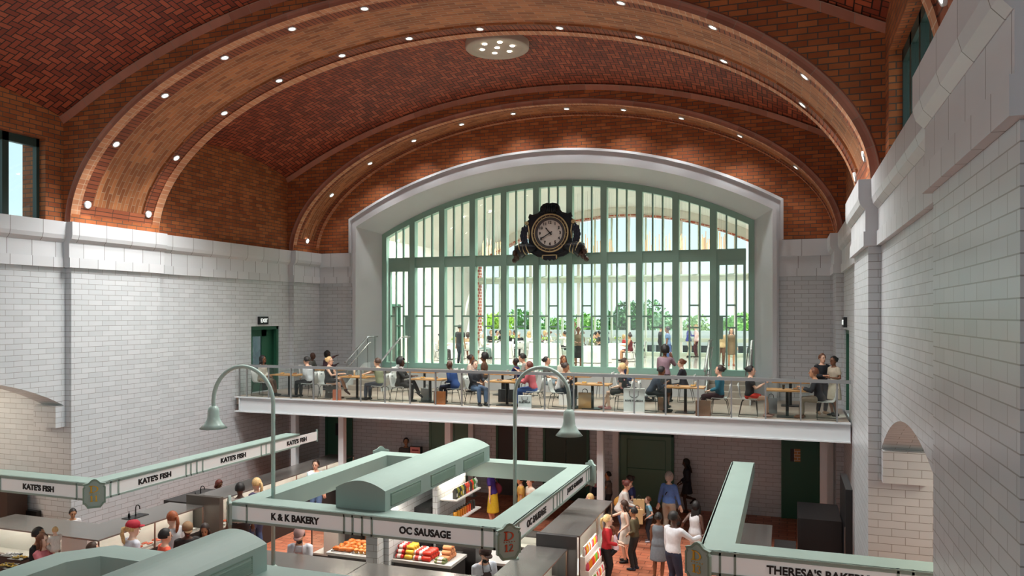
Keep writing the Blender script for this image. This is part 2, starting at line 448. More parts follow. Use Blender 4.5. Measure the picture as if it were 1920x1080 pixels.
# ---- back wall with the great arched window
WO = lambda x: arcz(x-HC, 8.45, 10.86, 13.15)       # outer edge of the white surround
WI = lambda x: arcz(x-HC, 8.10, 10.53, 12.60)       # inner edge
WG = lambda x: arcz(x-HC, 7.47, 10.29, 12.14)       # edge of the green glazed frame
YW, YG = 28.0, 28.8
MINTW = mat('sage_window_paint', (140,178,163), .42)
root = bpy.data.objects.new('wall_back', None); COL.objects.link(root); struct(root); root.location = (HC, 28.2, 0)
m = MB()
for s in (-1, 1):
    x0_, x1_ = sorted((RX(s, 8.4), RX(s, 11))); m.box(x0_, x1_, 28, 28.5, ZC-.02, 15.6)
n = 40
for i in range(n):
    xa, xb = HC-8.4+16.8*i/n, HC-8.4+16.8*(i+1)/n
    m.poly([(xa,28,WO(xa)-.1),(xb,28,WO(xb)-.1),(xb,28,15.6),(xa,28,15.6)])
m.build('brick_tympanum', WBRICK, root, world=True)
m = MB()
for s in (-1, 1):
    x0_, x1_ = sorted((RX(s, 8.0), RX(s, 11))); m.box(x0_, x1_, 28, 28.5, 3.6, ZC-.02)
m.box(-19.7, 2.5, 28, 28.5, 0, 3.6)
m.build('tiled_wall', TILE, root, world=True)
m = MB(); m.box(RX(-1,8.0), RX(1,8.0), 28, 28.7, 3.6, 4.70); m.build('plinth', WHITE, root, world=True)
for key, z0, z1, o, h in (('a', 8.92, ZC, -.06, 0), ('b', 8.50, 8.92, .0, .3), ('c', 8.23, 8.50, -.02, .1)):
    m = MB()
    for s in (-1, 1):
        x0_, x1_ = sorted((RX(s, 8.18), RX(s, 10.2))); m.box(x0_, x1_, 27.86+o+.06, 28.2, z0, z1)
    trim(m, TERRA[key])
# white surround
def archpath(half, zs, zc, zb, n=40):
    pts = [(HC-half, zb)] + [(HC-half+2*half*i/n, arcz(-half+2*half*i/n, half, zs, zc)) for i in range(n+1)] + [(HC+half, zb)]
    return pts
def strip(m, pa, ya, pb, yb):
    for i in range(len(pa)-1):
        m.poly([(pa[i][0],ya,pa[i][1]),(pa[i+1][0],ya,pa[i+1][1]),(pb[i+1][0],yb,pb[i+1][1]),(pb[i][0],yb,pb[i][1])])
m = MB()
O1 = archpath(8.45, 10.86, 13.15, ZC); O2 = archpath(8.36, 10.80, 13.06, ZC); I1 = archpath(8.22, 10.62, 12.74, ZC); I0 = archpath(8.10, 10.53, 12.60, ZC)
strip(m, O1, 28.0, O1, 27.74); strip(m, O1, 27.74, O2, 27.72); strip(m, O2, 27.72, O2, 27.80); strip(m, O2, 27.80, I1, 27.80); strip(m, I1, 27.80, I1, 27.74); strip(m, I1, 27.74, I0, 27.74)
J1 = archpath(8.10, 10.53, 12.60, 4.0); G1 = archpath(7.47, 10.29, 12.14, 4.0)
strip(m, J1, 27.74, G1, YG)
for s in (-1, 1):
    x0_, x1_ = sorted((RX(s, 8.10), RX(s, 8.24))); m.box(x0_, x1_, 27.72, 28.1, 4.0, ZC)
    x0_, x1_ = sorted((RX(s, 8.24), RX(s, 8.30))); m.box(x0_, x1_, 27.80, 28.1, 4.0, ZC)
trim(m, WHITE)
# green glazed wall
W = bpy.data.objects.new('window_1', None); COL.objects.link(W); struct(W); W.location = (HC, YG, 4.72)
m = MB()
G2 = archpath(7.27, 10.16, 11.90, 4.7)
G1b = archpath(7.47, 10.29, 12.14, 4.7)
strip(m, G1b, YG-.02, G2, YG-.02); strip(m, G2, YG-.02, G2, YG+.28); strip(m, G1b, YG+.28, G2, YG+.28)
m.box(HC-7.4, HC+7.4, YG-.06, YG+.26, 4.70, 4.94)
m.build('arched_frame', MINTW, W, world=True)
MJ = [HC+1.345*(k+.5) for k in range(-6, 6)]
topz = lambda x: arcz(x-HC, 7.27, 10.16, 11.90)
for x in MJ[1:-1]:
    m = MB(); m.box(x-.12, x+.12, YG-.05, YG+.25, 4.8, topz(x)+.1); m.build('mullion', MINTW, W, world=True)
xs = [HC-7.3] + MJ[1:-1] + [HC+7.3]
for i in range(len(xs)-1):
    m = MB(); m.box(xs[i]+.12, xs[i+1]-.12, YG+.0, YG+.22, 8.87, 9.28); m.build('beam_panel', MINTW, W, world=True)
    x0_, x1_ = xs[i]+.12, xs[i+1]-.12; w3 = (x1_-x0_)/3
    m = MB()
    for k in (1, 2):
        x = x0_+w3*k; m.box(x-.03, x+.03, YG+.04, YG+.14, 4.9, topz(x)+.08)
    m.box(x0_, x0_+w3, YG+.05, YG+.13, 6.84, 6.90); m.box(x1_-w3, x1_, YG+.05, YG+.13, 6.84, 6.90)
    m.box(x0_+w3, x1_-w3, YG+.05, YG+.13, 7.24, 7.30); m.box(x0_+w3, x1_-w3, YG+.05, YG+.13, 6.43, 6.49)
    m.box(x0_, x1_, YG-.02, YG+.0, 9.28, 9.30)
    if i in (0, 10):                       # the two doors
        m.box(x0_+.002, x0_+.09, YG-.01, YG+.16, 4.96, 8.72); m.box(x1_-.09, x1_-.002, YG-.01, YG+.16, 4.96, 8.72); m.box(x0_+.002, x1_-.002, YG-.01, YG+.16, 8.72, 8.868)
        hx = x1_-.22 if i == 0 else x0_+.02
        m.box(hx, hx+.2, YG-.02, YG+.1, 6.05, 6.85)
    m.build('glazing_bars', MINTW, W, world=True)
    m = MB(); nn = 4
    for k in range(nn):
        xa, xb = x0_+(x1_-x0_)*k/nn, x0_+(x1_-x0_)*(k+1)/nn
        m.poly([(xa,YG+.1,4.9),(xb,YG+.1,4.9),(xb,YG+.1,topz(xb)+.05),(xa,YG+.1,topz(xa)+.05)])
    m.build('pane', GLASS, W, world=True)

# ---- banquet room beyond the glass
BZ = 4.72
m = MB(); m.box(-17.2, 0.6, 28.7, 44.8, BZ-.3, BZ); struct(m.build('floor', mat('polished_pale_floor', (196,190,180), .12, spec=.6)))
BC = lambda x: arcz(x-HC, 9.0, 10.0, 12.75)
m = MB()
m.grid(lambda u, v: (HC-8.75+17.5*u, YG+.3+12.5*v, BC(HC-8.75+17.5*u)), 32, 1)
struct(m.build('ceiling', BWHITE))
m = MB(); m.box(-17.7, -17.1, YG+.25, 31.3, BZ, 11); m.box(-17.7, -17.1, 32.4, 41.3, BZ, 11); m.box(-17.7, -17.1, 31.3, 32.4, 7.4, 11); struct(m.build('wall_banquet_left', BWHITE))
m = MB(); m.box(0.0, .4, YG+.25, 41.3, BZ, 11); struct(m.build('wall_banquet_right', BWHITE))
m = MB()
for s in (-1, 1):
    x0_, x1_ = sorted((RX(s, 7.46), RX(s, 9.2))); m.box(x0_, x1_, YG+.28, YG+.5, BZ, 10.4)
nn = 30
for k in range(nn):
    xa, xb = HC-8.8+17.6*k/nn, HC-8.8+17.6*(k+1)/nn
    za = arcz(min(abs(xa-HC),7.46), 7.47, 10.29, 12.14); zb_ = arcz(min(abs(xb-HC),7.46), 7.47, 10.29, 12.14)
    m.poly([(xa,YG+.4,za),(xb,YG+.4,zb_),(xb,YG+.4,13),(xa,YG+.4,13)])
struct(m.build('wall_banquet_front', BWHITE))
# door in the banquet left wall
D = bpy.data.objects.new('door_1', None); COL.objects.link(D); struct(D); D.location = (-17.2, 31.85, BZ)
m = MB(); m.box(-17.6, -17.3, 31.35, 32.35, BZ, 7.35); m.build('door_leaf', mat('grey_green_door', (88,92,84), .5), D, world=True)
m = MB(); m.box(-17.3, -17.05, 31.3, 31.4, BZ, 7.4); m.box(-17.3, -17.05, 32.3, 32.4, BZ, 7.4); m.box(-17.3, -17.05, 31.3, 32.4, 7.3, 7.42); m.build('door_frame', DGREEN, D, world=True)
# far glazed arch
YF = 41.5
FA = lambda x: arcz(x-HC, 8.4, 9.75, 12.3)
Wf = bpy.data.objects.new('window_20', None); COL.objects.link(Wf); struct(Wf); Wf.location = (HC, YF, BZ)
m = MB()
for k in range(40):
    xa, xb = HC-8.4+16.8*k/40, HC-8.4+16.8*(k+1)/40
    m.poly([(xa,YF-.05,FA(xa)),(xb,YF-.05,FA(xb)),(xb,YF-.05,13.2),(xa,YF-.05,13.2)])
struct(m.build('wall_banquet_far', BWHITE))
m = MB()
for k in range(40):
    xa, xb = HC-8.4+16.8*k/40, HC-8.4+16.8*(k+1)/40
    m.faces([(xa,YF-.12,FA(xa)-.06),(xb,YF-.12,FA(xb)-.06),(xb,YF-.12,FA(xb)+.04),(xa,YF-.12,FA(xa)+.04),(xa,YF+.4,FA(xa)-.06),(xb,YF+.4,FA(xb)-.06)], [(0,1,2,3),(0,1,5,4)])
m.box(HC-8.42, HC-8.2, YF-.15, YF+.4, BZ, FA(HC-8.3))
m.build('brick_edging', brick('red_edging_brick', (150,62,42), (176,86,60), (214,196,180), .3, .18, .02, noise=.1), Wf, world=True)
PALE = mat('pale_sage_frame', (196,206,190), .5)
m = MB(); m.box(HC-8.3, HC+8.3, YF, YF+.3, 8.68, 9.06); m.tube([(HC-8.3, YF+.05, 8.87), (HC+8.3, YF+.05, 8.87)], .2, 12); m.box(HC-8.3, HC+8.3, YF, YF+.15, 5.48, 5.68); m.box(HC-8.3, HC+8.3, YF, YF+.3, BZ, 4.92)
m.build('sill_and_beam', PALE, Wf, world=True)
k = 0; x = HC-7.9
while x < HC+8.2:
    m = MB(); w = .05 if k % 3 else .08
    m.box(x-w, x+w, YF+.05, YF+.2, 4.9, FA(x)); m.build('mullion', PALE if k % 3 else BWHITE, Wf, world=True); x += .93; k += 1
m = MB(); m.poly([(HC-8.3,YF+.1,4.9),(HC+8.3,YF+.1,4.9),(HC+8.3,YF+.1,10),(HC+4,YF+.1,11.8),(HC,YF+.1,12.2),(HC-4,YF+.1,11.8),(HC-8.3,YF+.1,10)]); m.build('pane', glass('far_clear_glazing', (238,248,246), .01), Wf, world=True)
# terrace outside
m = MB(); m.box(-30, 14, 46.0, 46.3, 5.12, 5.98); tag(m.build('parapet_wall', mat('white_render', (222,222,224), .7)), 'long white terrace parapet wall outside the far glazing', 'parapet')
r = thing('balustrade', 'dark picket balustrade below the white terrace parapet', 'balustrade', (-8, 45.9, 4.4))
m = MB(); m.box(-30, 14, 46.05, 46.3, 4.4, 5.11); m.build('backing_panel', mat('dark_slate', (70,72,76), .6), r, world=True)
for k in range(58): x = -24+.52*k; m = MB(); m.box(x-.05, x+.05, 45.9, 45.98, 4.4, 5.1); m.build('picket', mat('pale_picket', (190,192,192), .6), r, world=True)
m = MB(); m.box(-30, 14, 44.8, 46.4, 4.1, 4.4); struct(m.build('floor', mat('terrace_concrete', (206,202,192), .8)))
# ceiling downlights in the banquet room
bl = None
for i, (px, py, Y) in enumerate([(772,444,31),(832,428,31),(905,388,31.5),(918,417,35),(890,432,33),(1040,358,31),(1101,359,32),(1189,364,31),(1276,380,31.5),(1250,385,34),(1358,410,31),(1371,417,33),(745,462,32),(868,405,34)]):
    p = atY(px, py, Y); x = p[0]; z = BC(x)
    if bl is None:
        bl = thing('ceiling_downlight', 'small round downlight in the white banquet room ceiling', 'downlight', (0,0,0), 0, 'downlights in the banquet room ceiling')
        m = MB(); m.lathe([(.11,0),(.11,-.03),(.085,-.03),(.085,-.01)], 16, cap=False); m.build('trim_ring', WHITEM, bl)
        m = MB(); m.lathe([(.085,-.012),(.0001,-.012)], 16, cap=False); m.build('lens', LAMPW, bl); o = bl
    else: o = dup(bl)
    o.location = (x, Y, z-.01)
    l = bpy.data.lights.new('banquet_downlight', 'SPOT'); l.energy = 800; l.spot_size = 2.7; l.spot_blend = .9; l.shadow_soft_size = .12; l.color = (1,.95,.88)
    lo = bpy.data.objects.new('banquet_downlight', l); COL.objects.link(lo); lo.location = (x, Y, z-.12)
# chandeliers of hanging light tubes
def chandelier(px0, px1, Y, label, seed):
    rnd = random.Random(seed); a = atY(px0, 450, Y)[0]; b = atY(px1, 450, Y)[0]
    r = thing('tube_chandelier', label, 'chandelier', ((a+b)/2, Y, 9.6)); cx = (a+b)/2; tb = None
    m = MB(); zt = BC(cx)
    for k in range(26):
        ang = 2*pi*k/26 + rnd.random()*.2; q = .75 + .25*rnd.random()
        x = (b-a)/2*cos(ang)*q; y = .5*sin(ang)*q; L_ = rnd.uniform(.45, .9); z = rnd.uniform(0, .35)
        t = MB(); t.tube([(x,y,z),(x,y,z+L_)], .022, 6); t.build('light_tube', mat('amber_glass_tube', (214,176,140), .3, emit=(255,226,196), es=.25), r)
        m.tube([(x,y,z+L_),(x,y,BC(cx+x)-9.6)], .0022, 3, False)
    m.build('hanging_wires', GREYM, r)
chandelier(905, 948, 36, 'cluster of hanging light tubes left of the clock, seen through the window', 1)
chandelier(1078, 1150, 36, 'cluster of hanging light tubes just right of the clock', 2)
chandelier(1200, 1290, 36, 'cluster of hanging light tubes in the middle of the right half', 3)
chandelier(1312, 1368, 36, 'rightmost narrow cluster of hanging light tubes', 4)
# ================================================================== THE MEZZANINE
MZ = 4.0
m = MB(); m.box(-18.75, 1.6, 23.0, 28.0, 3.7, MZ); m.box(-18.75, 1.6, 22.95, 23.0, 3.9, MZ)
struct(m.build('floor', mat('mezzanine_stone_floor', (172,156,142), .4, noise=.08, nscale=1.2)))
m = MB(); m.box(-18.68, 1.62, 22.78, 22.95, 3.96, 4.0); m.box(-18.68, 1.62, 22.78, 22.95, 3.45, 3.49); m.box(-18.5, 1.62, 22.86, 22.9, 3.49, 3.96); m.box(-18.5, -18.46, 22.8, 22.93, 3.49, 3.96)
trim(m, WHITEM)
m = MB(); m.box(-18.75, 1.6, 23.0, 27.95, 3.62, 3.69); trim(m, mat('dark_soffit', (96,92,88), .7))
# glass railing
R_ = thing('glass_railing', 'long glass railing with flat grey metal handrail along the mezzanine edge', 'railing', (HC, 22.86, MZ))
m = MB(); m.box(-18.55, 1.63, 22.80, 22.92, 5.06, 5.15); m.build('handrail', GREYM, R_, world=True)
px = -18.5; posts = [-18.51, -18.19] + [-17.26+.927*k for k in range(21)]
for x in posts: m = MB(); m.box(x-.022, x+.022, 22.84, 22.88, MZ, 5.06); m.build('post', GREYM, R_, world=True)
allp = [p for p in posts if p != -18.19]
for a, b in zip(allp[:-1], allp[1:]):
    m = MB(); m.box(a+.03, b-.03, 22.856, 22.864, MZ+.06, 5.04); m.build('glass_panel', GLASSR, R_, world=True)
# steel columns under it
cn = 0
colp = None
for x, y, lab in [(-16.55,23.4,'white square steel column behind the leftmost sign band'),(-14.6,23.4,'white square steel column at the far end of the fish stall sign'),
             (-10.55,23.4,'white steel column behind the rounded duct, left of a pair'),(-11.35,27.3,'white steel column against the back wall behind the rounded duct'),(-5.42,23.4,'white steel column beside the doorway, left and nearest of a pair'),
             (-5.62,26.6,'white steel column by the large green doorway, farther of a pair'),(1.04,25.4,'grey steel column in the shade beside the dark green door'),(1.3,27.0,'thin steel column at the far right under the mezzanine')]:
    if colp is None:
        colp = thing('steel_column', lab, 'column', (x,y,0), 0, 'columns under the mezzanine'); o = colp
        m = MB(); m.box(-.1,.1,-.1,.1,.02,3.62); m.build('shaft', WHITEM, colp); m = MB(); m.box(-.17,.17,-.17,.17,0,.02); m.build('base_plate', GREYM, colp)
    else: o = dup(colp, (x,y,0), 0, lab)
# doors and panels in the back wall under the mezzanine
dn = 10
def door(x0, x1, z1, mt, y=27.97, frame=None, wins=(), handle=None, split=False):
    global dn; dn += 1
    d = bpy.data.objects.new('door_%d' % dn, None); COL.objects.link(d); struct(d); d.location = ((x0+x1)/2, y, 0)
    m = MB()
    if split: m.box(x0,(x0+x1)/2-.01,y-.04,y,0,z1); m.box((x0+x1)/2+.01,x1,y-.04,y,0,z1)
    else: m.box(x0,x1,y-.04,y,0,z1)
    m.build('door_leaf', mt, d, world=True)
    m = MB(); f = frame or mt
    m.box(x0-.09,x0,y-.07,y,0,z1+.09); m.box(x1,x1+.09,y-.07,y,0,z1+.09); m.box(x0-.09,x1+.09,y-.07,y,z1,z1+.09); m.build('door_frame', f, d, world=True)
    for (a,b,c,e,mm) in wins: m = MB(); m.box(a,b,y-.05,y-.035,c,e); m.build('door_panel', mm, d, world=True)
    if handle: m = MB(); m.tube([(handle,y-.06,1.2),(handle,y-.12,1.25),(handle,y-.12,1.55),(handle,y-.06,1.6)], .015, 6); m.build('door_handle', STEEL, d, world=True)
DG2 = mat('bottle_green_door', (40,92,70), .45); MG = mat('sage_green_door', (104,136,114), .5)
door(-18.15, -17.05, 3.2, DG2, wins=[(-17.75,-17.5,1.9,2.4,VDARK),(-18.05,-17.15,2.85,3.15,mat('grey_transom', (96,104,108), .2))], handle=-17.35)
door(-13.35, -12.65, 3.4, MG); door(-12.35, -11.65, 3.4, MG)
door(-10.5, -9.4, 3.4, mat('brown_dark_passage', (70,62,58), .6), frame=DG2)
door(-8.6, -7.0, 3.3, mat('deep_green_door', (34,62,50), .4), split=True, frame=DG2)
door(-5.75, -3.9, 2.55, MG, wins=[(-5.5,-4.1,1.35,1.38,DG2),(-5.5,-4.1,2.40,2.42,DG2),(-5.5,-5.48,.2,2.4,DG2),(-4.12,-4.1,.2,2.4,DG2)], frame=DG2)
door(-.1, .95, 3.2, DG2, wins=[(.22,.42,1.95,2.38,brick('door_brick_inset', (176,110,60), (206,150,90), (210,200,186), .22,.1,.012)),(.1,.22,1.95,2.38,VDARK),(.3,.9,3.25,3.5,brick('door_brick_inset_top', (150,90,50), (176,110,64), (190,180,166), .3,.1,.012))])
# exit doors up on the mezzanine
for s, dy in ((-1, (23.87, 25.57)), (1, (23.97, 25.93))):
    dn += 1; d = bpy.data.objects.new('door_%d' % dn, None); COL.objects.link(d); struct(d); d.location = (RX(s,10.5), sum(dy)/2, MZ)
    m = MB(); xa, xb = sorted((RX(s,10.28), RX(s,10.42)))
    for y in (dy[0], dy[1]-.12): m.box(xa,xb,y,y+.12,MZ,6.49)
    m.box(xa,xb,dy[0],dy[1],6.36,6.49); m.build('door_frame', DG2, d, world=True)
    m = MB(); xc, xd = sorted((RX(s,10.5), RX(s,10.55))); y0_, y1_ = dy[0]+.12, dy[1]-.45
    m.box(xc,xd,y0_,y0_+.3,MZ,6.36); m.box(xc,xd,y1_-.3,y1_,MZ,6.36); m.box(xc,xd,y0_,y1_,MZ,MZ+.42); m.box(xc,xd,y0_,y1_,6.1,6.36); m.box(xc,xd,y1_,dy[1],MZ,6.4)
    m.build('door_leaf', DG2 if s<0 else WHITEM, d, world=True)
    m = MB(); m.box(min(xc,xd)+.02,max(xc,xd)-.02,y0_+.3,y1_-.3,MZ+.42,6.1); m.build('pane', glass('dim_door_glass', (170,184,186), .1), d, world=True)
    m = MB(); xh = RX(s,10.44); m.tube([(RX(s,10.5),y1_-.15,4.9),(xh,y1_-.15,4.95),(xh,y1_-.15,5.3),(RX(s,10.5),y1_-.15,5.35)], .015, 6); m.build('door_handle', STEEL, d, world=True)
    # stair lobby wall behind the door
    m = MB(); xa, xb = sorted((RX(s,12.6), RX(s,12.8))); m.box(xa,xb,22.5,27.5,3.8,7); struct(m.build('wall_lobby_' + ('left' if s<0 else 'right'), mat('lobby_grey_wall', (150,152,154), .7)))
    m = MB(); xa, xb = sorted((RX(s,10.6), RX(s,12.8))); m.box(xa,xb,22.5,27.5,3.7,MZ-.02); struct(m.build('floor', CONC))
    # exit sign
    y = 24.5 if s < 0 else 24.95; e = thing('exit_sign', 'small black exit sign with white letters above the ' + ('left' if s<0 else 'right') + ' mezzanine door', 'sign', (RX(s,10.17), y, 6.56), 0)
    m = MB(); xa, xb = sorted((RX(s,10.23), RX(s,10.13))); m.box(xa,xb,y-.26,y+.26,6.56,6.86); m.build('housing', VDARK, e, world=True)
    text('EXIT', .2, .4, Vector((RX(s,10.125), y, 6.71)), pi/2*(1 if s<0 else -1), e, emis('exit_letters', (245,250,245), .7), bold=.002)
# stairs up to the window doors
def stairs(x0, x1, lab, sidex):
    r = thing('staircase', lab, 'stairs', ((x0+x1)/2, 27, MZ))
    m = MB()
    for k in range(4): m.box(x0, x1, 26.2+.4*k, 27.85, MZ+.18*k, MZ+.18*(k+1)-(.0 if k<3 else .002))
    m.build('steps', CONC, r, world=True)
    m = MB()
    for x in (x0, x1):
        a = x-.03 if x == x0 else x; m.prism([(26.1,MZ),(27.3,MZ),(27.9,MZ),(27.9,4.98),(27.45,4.98),(26.1,4.25)], a, a+.04, 'x')
    m.build('side_panel', WHITEM, r, world=True)
    for x in (x0, x1):
        m = MB(); P = [(x,28.5,6.02),(x,27.7,6.02),(x,26.0,5.08)]
        m.tube(P, .045, 6, sq=.7)
        for (y, z) in ((28.3,6.0),(27.7,6.0),(26.9,5.57),(26.15,5.14)): m.tube([(x,y,4.3),(x,y,z)], .016, 6)
        m.build('handrail', GREYM, r, world=True)
        m = MB(); q = x + (.12 if x == x0 else -.12)
        m.tube([(x,27.75,5.75),(q,27.75,5.8),(q,27.6,5.78),(q,26.1,4.95),(x,26.05,4.95)], .02, 6); m.build('grab_bar', STEEL, r, world=True)
        m = MB(); m.poly([(x,28.4,5.0),(x,27.7,5.0),(x,26.1,4.2),(x,26.1,5.1),(x,27.7,5.95),(x,28.4,5.95)]); m.build('glass_panel', GLASSR, r, world=True)
stairs(-16.1, -14.6, 'short white staircase with glass railing at the left window door', 1)
stairs(-2.55, -1.15, 'short pale staircase with glass railing at the right window door', 1)

# ---- furniture
def make_table():
    t = thing('cafe_table', 'x', 'table')
    m = MB(); m.box(-.56,.56,-.34,.34,.735,.775); m.build('tabletop', WOOD, t)
    m = MB(); m.tube([(0,0,.03),(0,0,.735)], .045, 10); m.box(-.2,.2,-.2,.2,.72,.735); m.build('pedestal', VDARK, t)
    m = MB(); m.box(-.28,.28,-.25,.25,0,.025); m.build('base', VDARK, t); return t
def make_chair():
    t = thing('shell_chair', 'x', 'chair')      # faces +x
    prof = [(.23,.435),(.20,.455),(.0,.445),(-.15,.45),(-.2,.48),(-.235,.56),(-.26,.72),(-.285,.86)]
    m = MB(); rings = []
    for k, (x, z) in enumerate(prof):
        w = [.2,.215,.22,.215,.205,.2,.19,.165][k]; dx, dz = (.0,.02) if k < 4 else (.022,.004)
        rings.append([(x-dx*.0+ .0, -w, z+.012),(x,-w*.6,z),(x,0,z-.004),(x,w*.6,z),(x,w,z+.012),(x+dx,w,z+dz+.012),(x+dx,w*.6,z+dz),(x+dx,0,z+dz-.004),(x+dx,-w*.6,z+dz),(x+dx,-w,z+dz+.012)])
    m.loft(rings); m.build('shell', mat('white_plastic_shell', (214,214,212), .35), t, True)
    m = MB(); m.box(-.288,-.245,-.045,.045,.775,.80); m.build('hand_slot', VDARK, t)
    for s in (-1, 1):
        m = MB(); y = .19*s
        m.tube([(.14,y*.8,.435),(.2,y,.4),(.23,y*1.12,.012),(-.25,y*1.12,.012),(-.17,y,.4),(-.12,y*.8,.44)], .011, 6); m.build('leg', mat('wire_leg_metal', (70,68,66), .35, metal=.6), t)
    m = MB(); m.tube([(.14,-.16,.43),(.14,.16,.43)], .011, 6); m.tube([(-.12,-.16,.435),(-.12,.16,.435)], .011, 6); m.build('crossbar', mat('wire_leg_metal', (70,68,66)), t)
    return t
tab0 = make_table(); ch0 = make_chair(); t0u = c0u = False
def table(x, y, lab, z=MZ, sc=1.0):
    global t0u
    if not t0u: t0u = True; tab0.location = (x,y,z); tab0['label'] = lab; tab0['group'] = 'cafe tables on the mezzanine'; tab0.scale = (sc,)*3; return tab0
    return dup(tab0, (x,y,z), 0, lab, scale=sc)
def chair(x, y, rz, lab, z=MZ, sc=1.08, grp='white shell chairs at the mezzanine tables'):
    global c0u
    if not c0u: c0u = True; ch0.location = (x,y,z); ch0.rotation_euler = (0,0,rz); ch0['label'] = lab; ch0['group'] = grp; ch0.scale = (sc,)*3; return ch0
    return dup(ch0, (x,y,z), rz, lab, grp, scale=sc)
FT = [-16.9, -14.1, -11.3, -8.55, -5.72, -2.87, .0]
FN = ['first front row wooden cafe table from the left, by the exit door', 'second front row wooden cafe table from the left', 'third front row wooden cafe table, before the woman in the black suit', 'fourth front row wooden cafe table, between the dark blazer and the pink hoodie',
      'fifth front row wooden cafe table, by the woman in the floral dress', 'sixth front row wooden cafe table, by the woman in the teal top', 'rightmost front row wooden cafe table, by the woman in the red skirt']
for x, n in zip(FT, FN): table(x, 23.55, n, sc=1.02)
BT = [(-16.9,26.2,'leftmost rear wooden cafe table, where the couple sits'), (-12.9,26.4,'rear wooden cafe table behind the blue suited man'), (-9.8,26.5,'rear wooden cafe table beside the boy in navy'), (-7.0,26.4,'rear wooden cafe table behind the white topped woman'),
      (-4.3,26.4,'rear wooden cafe table beyond the standing woman'), (.1,26.4,'rearmost right wooden cafe table against the tiled wall')]
for x, y, n in BT: table(x, y, n, sc=1.02)
CL = ['woman in cream jacket by the exit door','man in white shirt','blond woman in black dress','man in green tee shirt','woman in black suit','man in blue suit','man in dark blazer','person in pink hoodie','woman in white top and dark jeans','girl in floral dress','man in dark denim','woman in teal top','woman in red skirt','man in dark jacket and beige trousers']
for i, x in enumerate(FT):
    chair(x-1.05, 23.35, 0, 'white shell chair under the ' + CL[2*i]); chair(x+1.03, 23.35, pi, 'white shell chair under the ' + CL[2*i+1])
for x, y, rz, n in [(-18.0,26.3,0,'white shell chair under the man in the grey sweater'),(-13.9,26.4,0,'empty white shell chair near the left staircase'),(-11.9,26.4,pi,'empty white shell chair at the second rear table'),
                    (-11.0,26.3,.1,'white shell chair under the woman in cream and tan'),(-8.75,26.4,pi,'white shell chair under the man in the grey tee'),(-7.95,26.2,.2,'white shell chair under the woman in shorts'),
                    (-6.0,26.5,pi,'empty white shell chair at the fourth rear table'),(-5.2,26.0,0,'white shell chair under the man in the navy suit'),(-3.2,26.4,pi,'white shell chair under the woman in the black blazer')]:
    chair(x, y, rz, n)
# plates of food, cups
PLT = mat('plate_white', (226,224,220), .25)
def plate(x, y, z, lab, food, grp):
    t = thing('plate', lab, 'plate', (x,y,z), 0, grp)
    m = MB(); m.lathe([(.06,0),(.12,.012),(.125,.016),(.06,.008)], 16); m.build('dish', PLT, t, True)
    rnd = random.Random(x*7+y); m = MB()
    for k in range(5): a = rnd.random()*6; m.ell((.05*cos(a),.05*sin(a),.03), (.035,.03,.02), 8, 5)
    m.build('food', food, t, True)
F1 = mat('golden_fries', (222,160,60), .6); F2 = mat('brown_sandwich', (170,110,60), .7)
zt = MZ+.79
for i, x in enumerate(FT):
    w = CL[2*i]; w2 = CL[2*i+1]
    if i != 6: plate(x-.25, 23.5, zt+.003, 'plate of food in front of the '+w, F2 if i%2 else F1, 'plates on the cafe tables')
    plate(x+.22, 23.6, zt+.003, 'plate of food in front of the '+w2, F1 if i%2 else F2, 'plates on the cafe tables')
def cup(x, y, z, lab, col=(236,232,226), h=.13, r=.04):
    t = tag_(x, y, z, lab, col, h, r); return t
def tag_(x, y, z, lab, col, h, r):
    m = MB(); m.lathe([(r*.75,0),(r,h*.95),(r*1.06,h),(r*.9,h),(r*.66,.01)], 14, (x,y,z)); o = m.build('drink_cup', mat('cup_%d_%d_%d' % col, col, .4), smooth=True)
    return tag(o, lab, 'cup')
cup(-14.3, 23.7, zt, 'tall clear white drink cup on the second front table', h=.22); cup(-2.6, 23.7, zt, 'white cup in front of the woman in teal'); cup(-9.6, 26.5, zt, 'white cup on the rear table beside the boy in navy')
cup(-.1, 23.6, zt, 'small dark cup on the rightmost front table', (50,46,42)); cup(-7.2, 26.3, zt, 'white cup on the rear table behind the white topped woman')
# bags on the floor
def bag(x, y, w, h, col, lab, rz=0, txt=None, z=MZ, d=.14, hcol=(30,28,26), handle=True):
    t = thing('shopping_bag', lab, 'bag', (x,y,z), rz)
    m = MB(); w2, d2 = w/2, d/2
    m.faces([(-w2,-d2,0),(w2,-d2,0),(w2,d2,0),(-w2,d2,0),(-w2,-d2,h),(w2,-d2,h),(w2,d2,h),(-w2,d2,h),(-w2,0,h*.98),(w2,0,h*.98)], [(0,1,5,4),(3,2,6,7),(0,3,2,1),(0,4,7,3),(1,2,6,5),(4,5,9,8),(8,9,6,7)])
    m.build('paper_body', mat('bag_%d_%d_%d' % col, col, .6), t)
    if handle:
        for s in (-1, 1):
            m = MB(); m.tube([(-w*.22,d2*s*1.02,h*.9),(-w*.2,d2*s*1.1,h*.7),(0,d2*s*1.12,h*.6),(w*.2,d2*s*1.1,h*.7),(w*.22,d2*s*1.02,h*.9)] if txt else [(-w*.22,d2*s,h-.01),(-w*.18,d2*s*.8,h+.08),(0,d2*s*.7,h+.12),(w*.18,d2*s*.8,h+.08),(w*.22,d2*s,h-.01)], .007, 5); m.build('handle', mat('bag_cord', hcol, .7), t)
    if txt: text(txt, .07, w*.84, Vector((x,y,z)) + Matrix.Rotation(rz,3,'Z') @ Vector((0,-d2-.004,h*.5)), rz, t, bold=.001)
    return t
bag(-4.33, 22.98+.12, .62, .72, (236,236,236), 'large white paper bag with black handles and lettering, by the navy suit', .1, 'RIVE RUECH')
